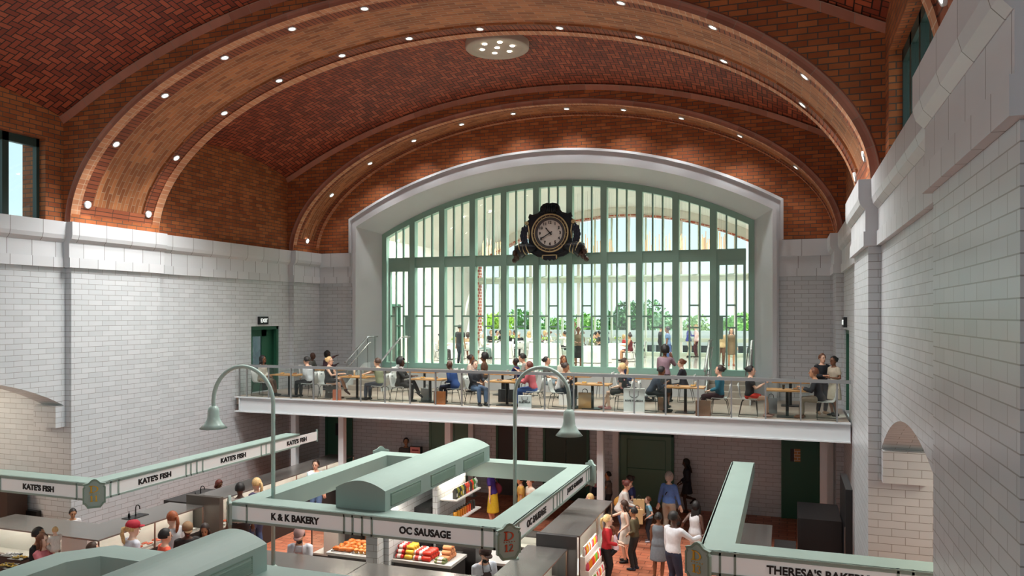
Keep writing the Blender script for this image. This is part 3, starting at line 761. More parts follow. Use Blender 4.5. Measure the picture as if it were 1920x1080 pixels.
bag(-7.75, 22.98, .42, .4, (222,222,224), 'small white paper bag with grey lettering under the pink hoodie', .25, 'RUE MILA')
bag(-15.15, 23.6, .42, .4, (84,82,76), 'dark grey paper bag with white script, left of the blond woman', .3, None); 
text('Jacolle', .08, .24, Vector((-15.13, 23.515, 4.2)), .3, bpy.data.objects['shopping_bag.002'], SIGNW)
bag(-14.55, 22.98, .26, .36, (190,106,74), 'small terracotta paper bag under the blond woman', .2)
bag(-11.6, 23.9, .36, .42, (206,208,212), 'pale grey paper bag under the third table, left of two', .1)
bag(-11.15, 23.85, .28, .36, (214,216,220), 'narrow pale paper bag under the third table, right of two', .2)
bag(-10.7, 23.05, .36, .42, (160,92,46), 'brown paper bag below the man in the blue suit', .2)
bag(-6.75, 24.3, .52, .42, (232,232,230), 'white paper bag with black trim behind the lamp arch', .15)
bag(-5.95, 23.5, .4, .5, (190,146,92), 'kraft paper bag beside the fifth table leg', .2)
bag(-2.3, 23.0, .42, .44, (128,96,78), 'brown paper bag below the woman in teal', .2)
bag(-3.6, 23.9, .3, .4, (150,110,80), 'small brown paper bag left of the sixth table', .1)
bag(-.45, 24.3, .34, .46, (120,122,124), 'grey paper bag left of the rightmost table leg', 0)
bag(-8.9, 24.4, .5, .42, (30,30,32), 'black tote bag on the floor between the fourth tables', .1)
bag(-16.05, 24.1, .3, .46, (200,196,192), 'tall pale paper bag behind the man in the white shirt', .1)
# ================================================================== THE STALLS
ZT, ZB = 3.1, 2.7     # top and underside of the canopy bands
def plaque(x, y, ang, num, col, lab):
    """shield shaped stall number sign, facing direction ang"""
    t = thing('stall_number_sign', lab, 'sign', (x, y, 2.62), ang+pi/2)
    def shield(k, b):
        L_ = [(-.2,.06),(-.13,-.04),(.13,-.04),(.2,.06),(.23,.06),(.23,.42),(.2,.46),(.23,.5),(.12,.53),(.05,.6),(0,.615),(-.05,.6),(-.12,.53),(-.23,.5),(-.2,.46),(-.23,.42),(-.23,.06)]
        return [(u*k, .28+(w-.28)*k) for u, w in L_]
    m = MB(); m.prism(shield(1,0), -.03, .03); m.build('board', MINT, t)
    m = MB(); a, b = shield(1,0), shield(.86,0)
    for i in range(len(a)): j = (i+1) % len(a); m.faces([(a[i][0],-.04,a[i][1]),(a[j][0],-.04,a[j][1]),(b[j][0],-.04,b[j][1]),(b[i][0],-.04,b[i][1]),(a[i][0],-.03,a[i][1]),(a[j][0],-.03,a[j][1]),(b[j][0],-.03,b[j][1]),(b[i][0],-.03,b[i][1])], [(0,1,2,3),(0,4,5,1),(2,6,7,3)])
    m.build('raised_rim', MINTD, t)
    # serif D
    m = MB(); n = 14; y0, y1 = -.05, -.03
    m.box(-.075,-.045,y0,y1,.31,.47); m.box(-.1,-.02,y0,y1,.31,.325); m.box(-.1,-.02,y0,y1,.455,.47)
    o_ = [(-.045+.13*sin(pi*k/n), .39+.08*cos(pi*k/n)) for k in range(n+1)]; i_ = [(-.045+.098*sin(pi*k/n), .39+.067*cos(pi*k/n)) for k in range(n+1)]
    for k in range(n): m.faces([(o_[k][0],y0,o_[k][1]),(o_[k+1][0],y0,o_[k+1][1]),(i_[k+1][0],y0,i_[k+1][1]),(i_[k][0],y0,i_[k][1])], [(0,1,2,3)])
    m.build('letter_d', col, t)
    m = MB()
    for k in range(5): m.box(-.1+.05*k-.006,-.1+.05*k+.006,y0,y1,.275,.287)
    m.build('dots', col, t)
    dx = {'11': (-.05,.04), '12': (-.055,.035), '13': (-.055,.035)}[num]
    m = MB()
    for k, c in enumerate(num):
        x_ = dx[k]
        if c == '1': m.box(x_-.012,x_+.012,y0,y1,.11,.24); m.box(x_-.03,x_+.03,y0,y1,.11,.122); m.box(x_-.028,x_,y0,y1,.218,.23)
        if c == '2': m.tube([(x_-.03,-.045,.21),(x_-.015,-.045,.235),(x_+.015,-.045,.235),(x_+.03,-.045,.21),(x_+.02,-.045,.175),(x_-.03,-.045,.118)], .009, 5); m.box(x_-.035,x_+.045,y0,y1,.11,.125)
        if c == '3': m.tube([(x_-.03,-.045,.215),(x_-.01,-.045,.237),(x_+.018,-.045,.23),(x_+.025,-.045,.205),(x_+.0,-.045,.178),(x_+.03,-.045,.15),(x_+.022,-.045,.122),(x_-.005,-.045,.112),(x_-.032,-.045,.13)], .009, 5)
    m.build('number', col, t)
    return t
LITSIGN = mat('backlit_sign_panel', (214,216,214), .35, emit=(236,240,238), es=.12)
def signface(root, p0, p1, out, marks, words):
    """white sign panels between p0 and p1 (xy), facing 'out'; marks = fractions of vertical bars; words = [(txt, centre fraction, width)]"""
    p0 = Vector((p0[0], p0[1], 0)); p1 = Vector((p1[0], p1[1], 0)); d = (p1-p0); L_ = d.length; d.normalize(); o = Vector((out[0], out[1], 0))
    M = Matrix.Translation(p0) @ Matrix((( d.x, -o.x, 0, 0), (d.y, -o.y, 0, 0), (0, 0, 1, 0), (0,0,0,1)))
    # local: x along, y inward
    m = MB(); m.box(0, L_, -.03, .02, ZT-.07, ZT, M); m.box(0, L_, -.03, .02, ZB, ZB+.045, M); m.box(0, L_, -.045, 0, ZT-.02, ZT, M)
    for f in marks: m.box(f*L_-.018, f*L_+.018, -.03, .02, ZB, ZT, M)
    m.build('sign_frame', MINT, root, world=True)
    fs = [0] + list(marks) + [1]
    for a, b in zip(fs[:-1], fs[1:]):
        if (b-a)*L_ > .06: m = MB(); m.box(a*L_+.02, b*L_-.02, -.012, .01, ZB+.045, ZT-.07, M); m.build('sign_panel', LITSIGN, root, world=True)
    for txt, f, wd in words:
        q = M @ Vector((f*L_, -.018, (ZB+.045+ZT-.07)/2)); text(txt, .2, wd, q, atan2(d.y, d.x), root, bold=.007)
def bar(m, x0, x1, y0, y1): m.box(x0, x1, y0, y1, ZB, ZT-.001)
# --- stall D12
S12 = thing('stall_canopy', 'mint green rectangular stall canopy with white sign bands around stall D12', 'canopy', (-7.75, 16.1, 0))
X0, X1, YA, YB = -10.75, -4.75, 13.03, 19.25
m = MB(); bar(m, X0, X1, YA+.03, YA+.5); bar(m, X0, X1, YB-.5, YB); bar(m, X0, X0+.45, YA+.5, YB-.5); bar(m, X1-.45, X1, YA+.5, YB-.5); m.build('canopy_frame', MINT, S12, world=True)
fx = lambda px: (atY(px, 990, YA)[0]-X0)/(X1-X0)
signface(S12, (X0,YA), (X1,YA), (0,-1), [fx(464),fx(646),fx(662),fx(680),fx(698),fx(905),fx(928)], [('K & K BAKERY', fx(554), 1.12), ('OC SAUSAGE', fx(797), 1.06)])
fy = lambda px: (lambda u: ((X1/((u*CT-ST)/(CT+u*ST)))-YA)/(YB-YA))((px-CX)/F)
signface(S12, (X1,YA), (X1,YB), (1,0), [fy(966),fy(971),fy(1036),fy(1043),fy(1048),fy(1053),fy(1098),fy(1102)], [('OC SAUSAGE', fy(1005), 1.25), ('JUICE GARDEN', fy(1077), 1.4)])
plaque(-4.68, 12.96, -pi/4, '12', RED, 'green shield sign reading D 12 in rust red on the bakery stall corner')
for (x, y, a) in ((X0-.03, YA-.03, -3*pi/4), (X1+.03, YB+.03, pi/4), (X0-.03, YB+.03, 3*pi/4)):
    m = MB(); m.prism([(-.2,.06),(-.13,-.04),(.13,-.04),(.2,.06),(.23,.06),(.23,.5),(.12,.53),(.05,.6),(0,.615),(-.05,.6),(-.12,.53),(-.23,.5),(-.23,.06)], -.02, .03)
    t = m.build('corner_shield', MINT, S12); t.location = Vector((x,y,2.62))-S12.location; t.rotation_euler = (0,0,a+pi/2)
    m = MB(); m.box(-.16,.16,-.04,-.02,.08,.46); m.build('raised_panel', MINTD, t)
def duct(name, x0, x1, y0, y1, lab, z0=ZT):
    t = thing('exhaust_duct', lab, 'duct', ((x0+x1)/2, (y0+y1)/2, z0)); n = 14; h = .40; cr = .17
    top = [(x0+(x1-x0)*k/n, z0+h+cr*sin(pi*k/n)**.9) for k in range(n+1)]
    m = MB(); poly = [(x0, z0+.001)] + top + [(x1, z0+.001)]; m.prism(poly, y0, y1); o = m.build('casing', MINT, t, world=True)
    L_ = y1-y0
    for k in range(3):
        a = y0 + L_*(.04+.325*k); b = a + L_*.235; m = MB()
        m.box(x1, x1+.012, a, b, z0+.06, z0+.075); m.box(x1, x1+.012, a, b, z0+.30, z0+.315); m.box(x1, x1+.012, a, a+.02, z0+.06, z0+.31); m.box(x1, x1+.012, b-.02, b, z0+.06, z0+.31)
        for j in range(7):
            z = z0+.085+j*.03; m.faces([(x1,a+.02,z),(x1+.016,a+.02,z-.008),(x1+.016,b-.02,z-.008),(x1,b-.02,z),(x1,a+.02,z+.014),(x1,b-.02,z+.014)], [(0,1,2,3),(4,5,2,1),(4,1,0),(5,3,2)])
        m.build('louvre_grille', MINTD, t, world=True)
    return t
duct('d', -8.48, -7.37, 13.35, 18.95, 'long mint green exhaust duct with rounded top lying across the D12 canopy')
# --- near canopy with duct at the bottom left
SN = thing('stall_canopy', 'mint green canopy in the lower left foreground with cut corner', 'canopy', (-9.5, 7.6, 0))
m = MB()
o_ = [(-11.1,5.0),(-11.1,9.3),(-10.55,9.93),(-4.7,9.93),(-4.7,5.0)]; i_ = [(-10.55,5.4),(-10.55,9.0),(-10.3,9.4),(-5.2,9.4),(-5.2,5.4)]
for k in range(5):
    j = (k+1) % 5; m.faces([(o_[k][0],o_[k][1],ZB),(o_[j][0],o_[j][1],ZB),(i_[j][0],i_[j][1],ZB),(i_[k][0],i_[k][1],ZB),(o_[k][0],o_[k][1],ZT),(o_[j][0],o_[j][1],ZT),(i_[j][0],i_[j][1],ZT),(i_[k][0],i_[k][1],ZT)], [(0,1,2,3),(4,7,6,5),(0,4,5,1),(2,6,7,3)])
m.build('canopy_frame', MINT, SN, world=True)
duct('d', -8.48, -7.37, 5.2, 9.72, 'mint green exhaust duct with rounded top at the bottom edge, left foreground')
# --- stall D13
S13 = thing('stall_canopy', 'mint green stall canopy with white sign band around stall D13 on the right', 'canopy', (0, 16, 0))
XL, YL = -1.32, 12.98
m = MB(); bar(m, XL, XL+.5, YL+.03, 20.9); bar(m, XL+.5, 2.3, YL+.03, YL+.52); m.box(XL-.02, XL+.52, 20.9, 21.0, ZB, ZT); m.build('canopy_frame', MINT, S13, world=True)
fx = lambda px: (atY(px, 1050, YL)[0]-XL)/(2.3-XL)
signface(S13, (XL,YL), (2.3,YL), (0,-1), [fx(1350),fx(1378),fx(1684),fx(1712)], [("THERESA'S BAKERY", fx(1532), 1.5)])
signface(S13, (XL,20.9), (XL,YL), (-1,0), [.05,.5,.95], [])
plaque(XL-.05, YL-.06, -3*pi/4+.32, '13', GOLD, 'green shield sign reading D 13 in gold on the right stall corner')
# --- Kate's Fish, left
SK = thing('stall_canopy', 'mint green stall canopy with four fish stall signs along the left wall', 'canopy', (-16, 16, 0))
XK, YK = -14.8, 13.35
m = MB(); bar(m, XK-.5, XK-.03, YK+.03, 21.15); bar(m, -18.55, XK-.5, YK+.03, YK+.5); m.build('canopy_frame', MINT, SK, world=True)
fx = lambda px: (atY(px, 920, YK)[0]+18.55)/(XK+18.55)
signface(SK, (-18.55,YK), (XK,YK), (0,-1), [fx(2),fx(145),fx(160)], [("KATE'S FISH", fx(73), .98)])
fy = lambda px: (lambda u: ((XK/((u*CT-ST)/(CT+u*ST)))-YK)/(21.15-YK))((px-CX)/F)
signface(SK, (XK,YK), (XK,21.15), (1,0), [fy(206),fy(221),fy(348),fy(357),fy(368),fy(379),fy(489),fy(498),fy(507),fy(594)], [("KATE'S FISH", fy(290), 1.05), ("KATE'S FISH", fy(437), 1.05), ("KATE'S FISH", fy(556), 1.05)])
plaque(XK+.07, YK-.07, -pi/4, '11', GOLD, 'green shield sign reading D 11 in gold on the fish stall corner')

# --- display cases: top, carcass, lit inside, glass front
def case(x0, x1, y0, y1, zt, side_, lab, floor_z=0, cut=(), white=True, grp='lit display cases of the stalls'):
    t = thing('display_case', lab, 'display case', ((x0+x1)/2, (y0+y1)/2, 0), 0, grp)
    m = MB(); m.box(x0, x1, y0, y1, zt-.035, zt); m.build('top', STEELT, t, world=True)
    m = MB(); m.box(x0+.02, x1-.02, y0+.02, y1-.02, 0, .95); m.build('carcass', DARK, t, world=True)
    m = MB()                    # interior: deck + back panel
    m.box(x0+.03, x1-.03, y0+.03, y1-.03, .95, .99)
    bx = {'+x': (x0+.02, x1-.36, y0+.02, y1-.02), '-x': (x0+.36, x1-.02, y0+.02, y1-.02), '-y': (x0+.02, x1-.02, y0+.36, y1-.02)}[side_]
    m.box(*bx, .99, zt-.035); m.build('interior', CASEW, t, world=True)
    gx = {'+x': (x1-.02, x1-.012, y0+.02, y1-.02), '-x': (x0+.012, x0+.02, y0+.02, y1-.02), '-y': (x0+.02, x1-.02, y0+.012, y0+.02)}[side_]
    m = MB(); m.box(*gx, .99, zt-.035); m.build('glass_front', GLASSR, t, world=True)
    m = MB()
    lx = {'+x': (x1-.06, x1-.045, y0+.1, y1-.1), '-x': (x0+.045, x0+.06, y0+.1, y1-.1), '-y': (x0+.1, x1-.1, y0+.045, y0+.06)}[side_]
    m.box(*lx, zt-.047, zt-.036); m.build('light_strip', STRIP, t, world=True)
    n = max(1, int(((y1-y0) if side_ != '-y' else (x1-x0))/1.7))
    for k in range(n+1):
        m = MB()
        if side_ == '-y': x = x0+.02+(x1-x0-.07)*k/n; m.box(x, x+.03, y0-.002, y0+.03, .95, zt-.035)
        else:
            y = y0+.01+(y1-y0-.05)*k/n; xx = x1-.028 if side_ == '+x' else x0-.002; m.box(xx, xx+.03, y, y+.03, .95, zt-.035)
        m.build('corner_post', mat('brown_post', (120,92,78), .5), t, world=True)
    return t
STRIPX = 0
CW = case(-16.5, -15.3, 13.9, 17.4, 1.62, '+x', 'steel topped lit fish case along the aisle, behind the red capped woman')
case(-19.4, -16.5, 13.9, 15.0, 1.62, '-y', 'steel topped lit fish case in the lower left, facing the couple with a baby')
case(-15.85, -14.85, 17.6, 24.6, 1.8, '+x', 'long tall lit fish case running back under the mezzanine')
m = MB(); m.box(-15.95, -14.8, 17.45, 17.6, 0, 1.86); tag(m.build('end_panel', mat('taupe_end_panel', (92,86,80), .5)), 'brown grey end panel of the tall fish case behind the girl', 'panel')
case(-11.6, -8.5, 13.5, 14.6, 1.62, '-y', 'steel topped case below the K and K bakery sign')
case(-8.48, -5.66, 13.5, 14.6, 1.62, '-y', 'steel topped case below the OC sausage sign')
case(-5.65, -4.7, 12.3, 16.95, 1.62, '+x', 'pale steel topped glass case at the D12 corner')
case(-5.4, -4.45, 17.1, 20.6, 1.9, '+x', 'tall steel topped case beside the shoppers, full of juice bottles')
case(-11.2, -10.4, 16.5, 20.0, 1.62, '-x', 'steel topped case on the left side of the bakery stall')
case(-8.2, -5.6, 18.7, 19.2, 1.30, '-y', 'low rear counter case of the juice stall')
case(-1.25, -.35, 13.2, 20.6, 1.62, '-x', 'grey topped case under the left arm of the D13 canopy')
case(-.35, 1.6, 12.3, 13.1, 1.62, '-y', 'grey topped case below the D13 bakery sign')
m = MB(); m.box(-5.45, -4.5, 16.97, 17.08, 0, 1.9); tag(m.build('end_panel', mat('grey_end_panel', (84,84,86), .4)), 'smooth grey end panel between the low and the tall case at D12', 'panel')
# faucets and sinks on the left back counter
for k, (px, py) in enumerate(((292,952),(400,916))):
    p = atZ(px, py, 1.62)
    x, y = -16.2, (15.9 if k == 0 else 18.3)
    t = thing('sink_faucet', ('black gooseneck faucet and soap pump on the left fish counter', 'black gooseneck faucet behind the tall fish case')[k], 'faucet', (x,y,1.62 if k == 0 else 1.62))
    m = MB(); m.tube([(0,0,0),(0,0,.22),(.02,.0,.28),(.08,0,.3),(.13,0,.27),(.14,0,.2)], .014, 8); m.build('spout', VDARK, t, True)
    m = MB(); m.box(-.12,.2,-.35,.25,0,.015); m.build('sink_rim', VDARK, t)
    m = MB(); m.lathe([(.03,.015),(.03,.1),(.01,.12),(.01,.17)], 10, (-.02,-.2,0)); m.build('soap_pump', VDARK, t, True)
m = MB(); m.box(-16.9,-15.9,17.6,19.2,0,1.6); tag(m.build('back_counter', DARK), 'dark counter behind the tall fish case holding a faucet', 'counter')

# --- inside stall D12
def counter(x0, x1, y0, y1, z, lab, topm=STEELT, body=DARK, t_=.06):
    t = thing('counter', lab, 'counter', ((x0+x1)/2,(y0+y1)/2,0))
    m = MB(); m.box(x0,x1,y0,y1,z-t_,z); m.build('worktop', topm, t, world=True)
    m = MB(); m.box(x0+.03,x1-.03,y0+.03,y1-.03,0,z-t_); m.build('body', body, t, world=True); return t
TOPW = mat('white_quartz_top', (206,204,200), .35)
counter(-9.95, -8.72, 15.25, 16.25, 1.5, 'white topped counter holding the croissants and muffins', TOPW)
counter(-8.28, -6.85, 15.3, 16.2, 1.5, 'white topped counter holding the wrapped sausages', TOPW)
counter(-7.2, -5.9, 17.0, 17.9, 1.1, 'low pale topped counter in the back of the juice stall', TOPW)
m = MB(); m.box(-8.70,-8.42,14.9,15.2,0,2.69); tag(m.build('tiled_pillar', TILE), 'narrow white tiled pillar between bakery and sausage counters', 'pillar')
m = MB(); m.box(-8.42,-8.30,15.2,18.2,0,2.69); tag(m.build('partition_wall', TILE), 'white tiled partition in the middle of the D12 stall', 'partition')
m = MB(); m.box(-7.9,-7.78,16.6,18.3,0,3.07); tag(m.build('tiled_screen', TILE), 'white tiled screen wall behind the product shelves', 'partition')
m = MB(); m.box(-10.1,-9.95,16.3,18.3,0,2.4); tag(m.build('dark_partition', DARK), 'dark partition behind the baker', 'partition')
m = MB(); m.box(-9.9,-9.0,16.9,17.6,0,2.3); tag(m.build('warm_cabinet', mat('warm_brown_cabinet', (140,96,72), .6)), 'warm brown cabinet behind the croissants', 'cabinet')
m = MB(); m.box(-8.28,-7.92,16.4,18.2,0,2.4); tag(m.build('black_fridge', VDARK), 'tall black refrigerator under the rounded duct', 'refrigerator')
m = MB(); m.box(-7.7,-6.7,16.35,16.95,0,2.1); tag(m.build('black_cooler', mat('charcoal_cooler', (44,43,43), .4)), 'charcoal cooler cabinet behind the sausage counter', 'cabinet')
# product shelves with bags and jars
sh = thing('wall_shelf', 'white lit wall shelf with coffee bags, the upper of two', 'shelf', (-7.5,17.4,2.55)); m = MB(); m.box(-7.77,-7.33,16.75,18.25,2.52,2.55); m.build('board', CASEW, sh, world=True); m = MB(); m.box(-7.77,-7.74,16.8,18.2,2.47,2.52); m.build('bracket', STEEL, sh, world=True)
sh = thing('wall_shelf', 'white lit wall shelf with amber jars, the lower of two', 'shelf', (-7.5,17.4,2.06)); m = MB(); m.box(-7.77,-7.33,16.75,18.25,2.03,2.06); m.build('board', CASEW, sh, world=True); m = MB(); m.box(-7.77,-7.74,16.8,18.2,1.98,2.03); m.build('bracket', STEEL, sh, world=True)
cols = [(60,60,54),(150,150,60),(54,52,48),(190,180,70),(70,70,66),(214,70,50),(226,90,70),(60,56,50),(214,60,44),(60,120,50),(200,210,200)]
nm = ['dark','olive','black','yellow','charcoal','red','coral','brown','scarlet','green','pale']
for k, c in enumerate(cols):
    y = 16.9+.125*k
    t = thing('coffee_bag', nm[k] + ' coffee bag on the upper shelf', 'coffee bag', (-7.45,y,2.55), 0, 'coffee bags on the upper shelf')
    m = MB(); m.loft([[(-.05,-.045,0),(.05,-.045,0),(.05,.045,0),(-.05,.045,0)],[(-.05,-.045,.18),(.05,-.045,.18),(.05,.045,.18),(-.05,.045,.18)],[(-.006,-.045,.25),(.006,-.045,.25),(.006,.045,.25),(-.006,.045,.25)]]); m.build('pouch', mat('pouch_%d' % k, c, .4), t)
    m = MB(); m.box(.05,.054,-.03,.03,.05,.13); m.build('label_patch', mat('patch_%d' % (k%3), [(230,226,216),(30,28,26),(222,190,60)][k%3], .5), t)
for k in range(9):
    y = 16.9+.14*k; c = [(222,150,40),(222,150,40),(206,120,30),(196,110,30),(206,120,30),(214,90,34),(206,70,30),(60,40,28),(50,44,40)][k]
    t = thing('glass_jar', ['honey yellow','bright yellow','dark honey','amber','brown amber','orange','red orange','cocoa brown','black'][k] + ' jar on the lower shelf', 'jar', (-7.45,y,2.06), 0, 'jars on the lower shelf')
    m = MB(); m.lathe([(.045,0),(.05,.02),(.05,.17),(.035,.19)], 14); m.build('body', mat('jar_%d' % k, c, .2), t, True)
    m = MB(); m.lathe([(.04,.19),(.04,.22)], 14); m.build('lid', mat('jar_lid', (60,52,40), .4), t)
t = thing('shelf_lamp', 'bright strip lamp above the coffee shelves', 'lamp', (-7.7,17.5,2.98)); m = MB(); m.box(-7.76,-7.66,16.8,18.2,2.98,3.01); m.build('tube', STRIP, t, world=True); m = MB(); m.box(-7.77,-7.65,16.75,18.25,3.01,3.05); m.build('housing', WHITEM, t, world=True)
# croissants and muffins
CR = mat('croissant_crust', (186,98,34), .5, noise=.3, nscale=30); TR = mat('black_wire_tray', (60,56,54), .4)
def tray(x0,x1,y0,y1,z,lab):
    t = thing('serving_tray', lab, 'tray', ((x0+x1)/2,(y0+y1)/2,z)); m = MB(); m.box(x0,x1,y0,y1,z,z+.012); m.build('plate_base', PLT, t, world=True)
    m = MB(); P = [(x0,y0,z+.03),(x1,y0,z+.03),(x1,y1,z+.03),(x0,y1,z+.03),(x0,y0,z+.03)]; m.tube(P, .008, 5); m.build('rim', TR, t, world=True)
tray(-9.85,-9.35,15.3,16.15,1.5,'tray of croissants on the bakery counter'); tray(-9.3,-8.8,15.3,16.15,1.5,'tray of muffins on the bakery counter')
cr0 = None; rnd = random.Random(3)
for j in range(4):
    for i in range(3):
        x = -9.75+.16*i+rnd.uniform(-.02,.02); y = 15.42+.2*j
        if cr0 is None:
            cr0 = thing('croissant', 'golden brown croissant on the bakery tray', 'croissant', (0,0,0), 0, 'croissants on the bakery tray')
            m = MB(); pts = []; rr = []
            for k in range(13):
                a = -1.25+2.5*k/12; pts.append((.075*sin(a)*1.1,.05*(1-cos(a)),.045)); rr.append((.012+.034*cos(a*1.15)**1 if abs(a*1.15)<1.5 else .012)*(1.12 if k%2 else .95))
            m.tube(pts, rr, 10); m.build('crust', CR, cr0, True); o = cr0
        else: o = dup(cr0)
        o.location = (x,y,1.514); o.rotation_euler = (0,0,rnd.uniform(0,6)); o.scale = (1.15,)*3
mf0 = None
for j in range(4):
    for i in range(4):
        x = -9.24+.125*i; y = 15.4+.2*j
        if mf0 is None:
            mf0 = thing('muffin', 'golden muffin in the tray right of the croissants', 'muffin', (0,0,0), 0, 'muffins on the bakery tray')
            m = MB(); m.lathe([(.036,0),(.048,.05)], 14); m.build('paper_cup', mat('muffin_cup', (206,160,90), .7), mf0)
            m = MB(); m.ell((0,0,.06), (.058,.058,.038), 12, 8); m.build('crown', mat('muffin_top', (196,116,50), .6, noise=.25, nscale=25), mf0, True); o = mf0
        else: o = dup(mf0)
        o.location = (x,y,1.513); o.scale = (1.1,)*3
# wrapped sausages
def stack(label, grp, n, lv, x, y, L_, r, colr, wrapc, dx=0, dy=.11):
    p = None
    for v in range(lv):
        for k in range(n-v if dx == 0 else n):
            if p is None:
                p = thing('wrapped_sausage', label, 'sausage', (0,0,0), 0, grp)
                m = MB(); m.tube([(-L_/2,0,0),(-L_/2+.02,0,0),(0,0,0),(L_/2-.02,0,0),(L_/2,0,0)], [r*.5,r,r,r,r*.5], 10); m.build('casing', colr, p, True)
                if wrapc: m = MB(); m.tube([(-L_*.22,0,0),(L_*.22,0,0)], r*1.04, 10, False); m.build('paper_band', wrapc, p, True)
                o = p
            else: o = dup(p)
            o.location = (x, y+dy*k+(dy/2*v), 1.5+r+v*r*1.78)
RR = mat('red_casing', (176,26,24), .3); YY = mat('yellow_casing', (226,176,60), .3); PW = mat('paper_band', (232,214,206), .6); OO = mat('orange_red_casing', (206,50,30), .3); PE = mat('peach_loaf', (226,150,100), .5)
stack('dark red sausage with white band, leftmost pile on the counter', 'dark red sausages', 5, 3, -8.15, 15.42, .2, .05, RR, PW)
stack('yellow wrapped sausage in the second pile from the left', 'yellow sausages', 5, 3, -7.93, 15.42, .19, .052, YY, None)
stack('white and red wrapped sausage in the middle pile', 'white wrapped sausages', 5, 2, -7.71, 15.42, .2, .055, PW, mat('red_print', (190,60,50), .5))
stack('bright red sausage at the end of the middle pile', 'bright red sausages', 5, 2, -7.49, 15.42, .22, .055, OO, None)
stack('peach coloured sausage roll in the pile at the right end', 'peach sausage rolls', 4, 3, -7.12, 15.62, .22, .055, PE, None)
stack('green speckled thin sausage at the front right of the counter', 'speckled thin sausages', 3, 2, -7.15, 15.38, .26, .03, mat('green_casing', (120,130,80), .5), PW, dy=.065)
# faucet behind the sausages
t = thing('sink_faucet', 'black gooseneck faucet behind the wrapped sausages', 'faucet', (-7.75,16.3,1.5)); m = MB(); m.tube([(0,0,0),(0,0,.3),(.05,0,.38),(.12,0,.36),(.14,0,.26)], .016, 8); m.build('spout', VDARK, t, True); m = MB(); m.box(-.1,.2,-.05,.04,0,.02); m.build('base', VDARK, t)
counter(-8.28,-7.0,16.22,16.34,1.5,'thin ledge behind the sausage counter', STEELT)
# juice bottles and flowers in the tall case window and stand below
jb = None; rnd = random.Random(9); jc = [(222,70,60),(240,150,40),(236,200,60),(226,90,110),(120,180,60),(240,236,226)]
stand = thing('tiered_stand', 'white tiered stand of bottles beside the shoppers', 'stand', (-4.2,18.0,0)); m = MB()
for k in range(4): m.box(-4.44, -4.06-.09*k, 17.12, 18.4, (.0,.4,.75,1.1)[k], (.4,.75,1.1,1.42)[k]-.002)
m.build('tiers', CASEW, stand, world=True)
jp = {}
for k in range(4):
    for j in range(12):
        ci = rnd.randrange(6); c = jc[ci]; x = -4.105-.09*k; y = 17.19+.104*j
        if ci not in jp:
            p = thing('juice_bottle', ['red','orange','yellow','pink','green','milky white'][ci] + ' juice bottle on the white tiered stand', 'bottle', (0,0,0), 0, ['red','orange','yellow','pink','green','milky white'][ci] + ' juice bottles on the stand')
            m = MB(); m.lathe([(.036,0),(.04,.02),(.04,.12),(.018,.17),(.018,.19)], 12); m.build('body', mat('juice_%d' % ci, c, .15), p, True); m = MB(); m.lathe([(.021,.19),(.021,.215)], 10); m.build('cap', PLT, p); jp[ci] = p; o = p
        else: o = dup(jp[ci])
        o.location = (x,y,(.4,.75,1.1,1.42)[k])
# --- food in the fish cases
ic = mat('ice_bed', (236,232,230), .5); sal = mat('salmon_pink', (232,120,96), .45); crab = mat('crab_orange', (206,84,44), .45)
rnd = random.Random(5)
for (x0,x1,y0,y1,lab) in ((-15.18,-14.9,17.8,24.4,'bed of ice and pink fish in the long fish case'),(-15.63,-15.35,14.1,17.2,'bed of ice and fish in the near fish case')):
    t = thing('ice_display', lab, 'fish display', ((x0+x1)/2,(y0+y1)/2,.99)); m = MB(); m.box(x0,x1,y0,y1,.991,1.05); m.build('ice', ic, t, world=True)
    for k in range(int((y1-y0)/.32)):
        m = MB(); y = y0+.2+.32*k
        for j in range(2): m.ell((x0+.08+.13*j, y+rnd.uniform(-.03,.03), 1.07), (.055,.1,.025), 10, 6)
        m.build('fish_fillet', sal if k%3 else crab, t, True, world=True)
# trays of shellfish in the lower left corner
for k, (px, py) in enumerate(((20,1042),(14,1062),(36,1048),(27,1066))):
    p = atZ(px, py, 1.2)
    t = thing('seafood_tray', ['white shellfish tray nearest the left edge','yellow shellfish tray at the bottom left edge','yellow noodle tray beside the man in black','lower yellow tray in front of the man in black'][k], 'tray', (p[0],p[1],1.2), .1)
    m = MB(); m.box(-.2,.2,-.15,.15,0,.03); m.build('dish', VDARK, t)
    m = MB()
    for j in range(14): m.ell((rnd.uniform(-.15,.15), rnd.uniform(-.1,.1), .04), (.03,.025,.018), 7, 5)
    o = m.build('shellfish', mat('shellfish_yellow', (196,160,70), .6) if k else ic, t, True)
counter(-15.0,-13.6,9.6,12.0,1.19,'white lower counter with seafood trays in the bottom left corner', TOPW)
# dark cabinet and dark slot board behind the left counter
m = MB(); m.box(-21,-20.1,15.3,15.9,0,2.3); tag(m.build('dark_wood_cabinet', mat('dark_walnut', (58,40,30), .6)), 'tall dark wood cabinet at the far left under the fish stall sign', 'cabinet')
m = MB(); m.box(-20.6,-19.7,15.85,15.99,1.1,1.45); tag(m.build('wall_oven', VDARK), 'black board standing for the dark slot in the far left tiled arch', 'appliance')  # black board put in for the dark of a slot in the tile
# --- dark equipment inside D13
m = MB(); m.box(.25,1.25,20.4,22.2,0,1.9); tag(m.build('black_oven', mat('black_oven', (26,26,27), .4)), 'big black oven block inside the right stall', 'oven')
t = thing('tall_fridge', 'slim black refrigerator against the right pillar', 'refrigerator', (1.2,21.0,0)); m = MB(); m.box(1.27,1.42,19.4,21.4,0,2.9); m.build('body', VDARK, t, world=True); m = MB(); m.box(1.25,1.27,19.5,19.55,1.2,2.0); m.build('handle', STEEL, t, world=True)
counter(-.3,.2,17,20.5,1.3,'dark side counter inside the right stall', DARK)
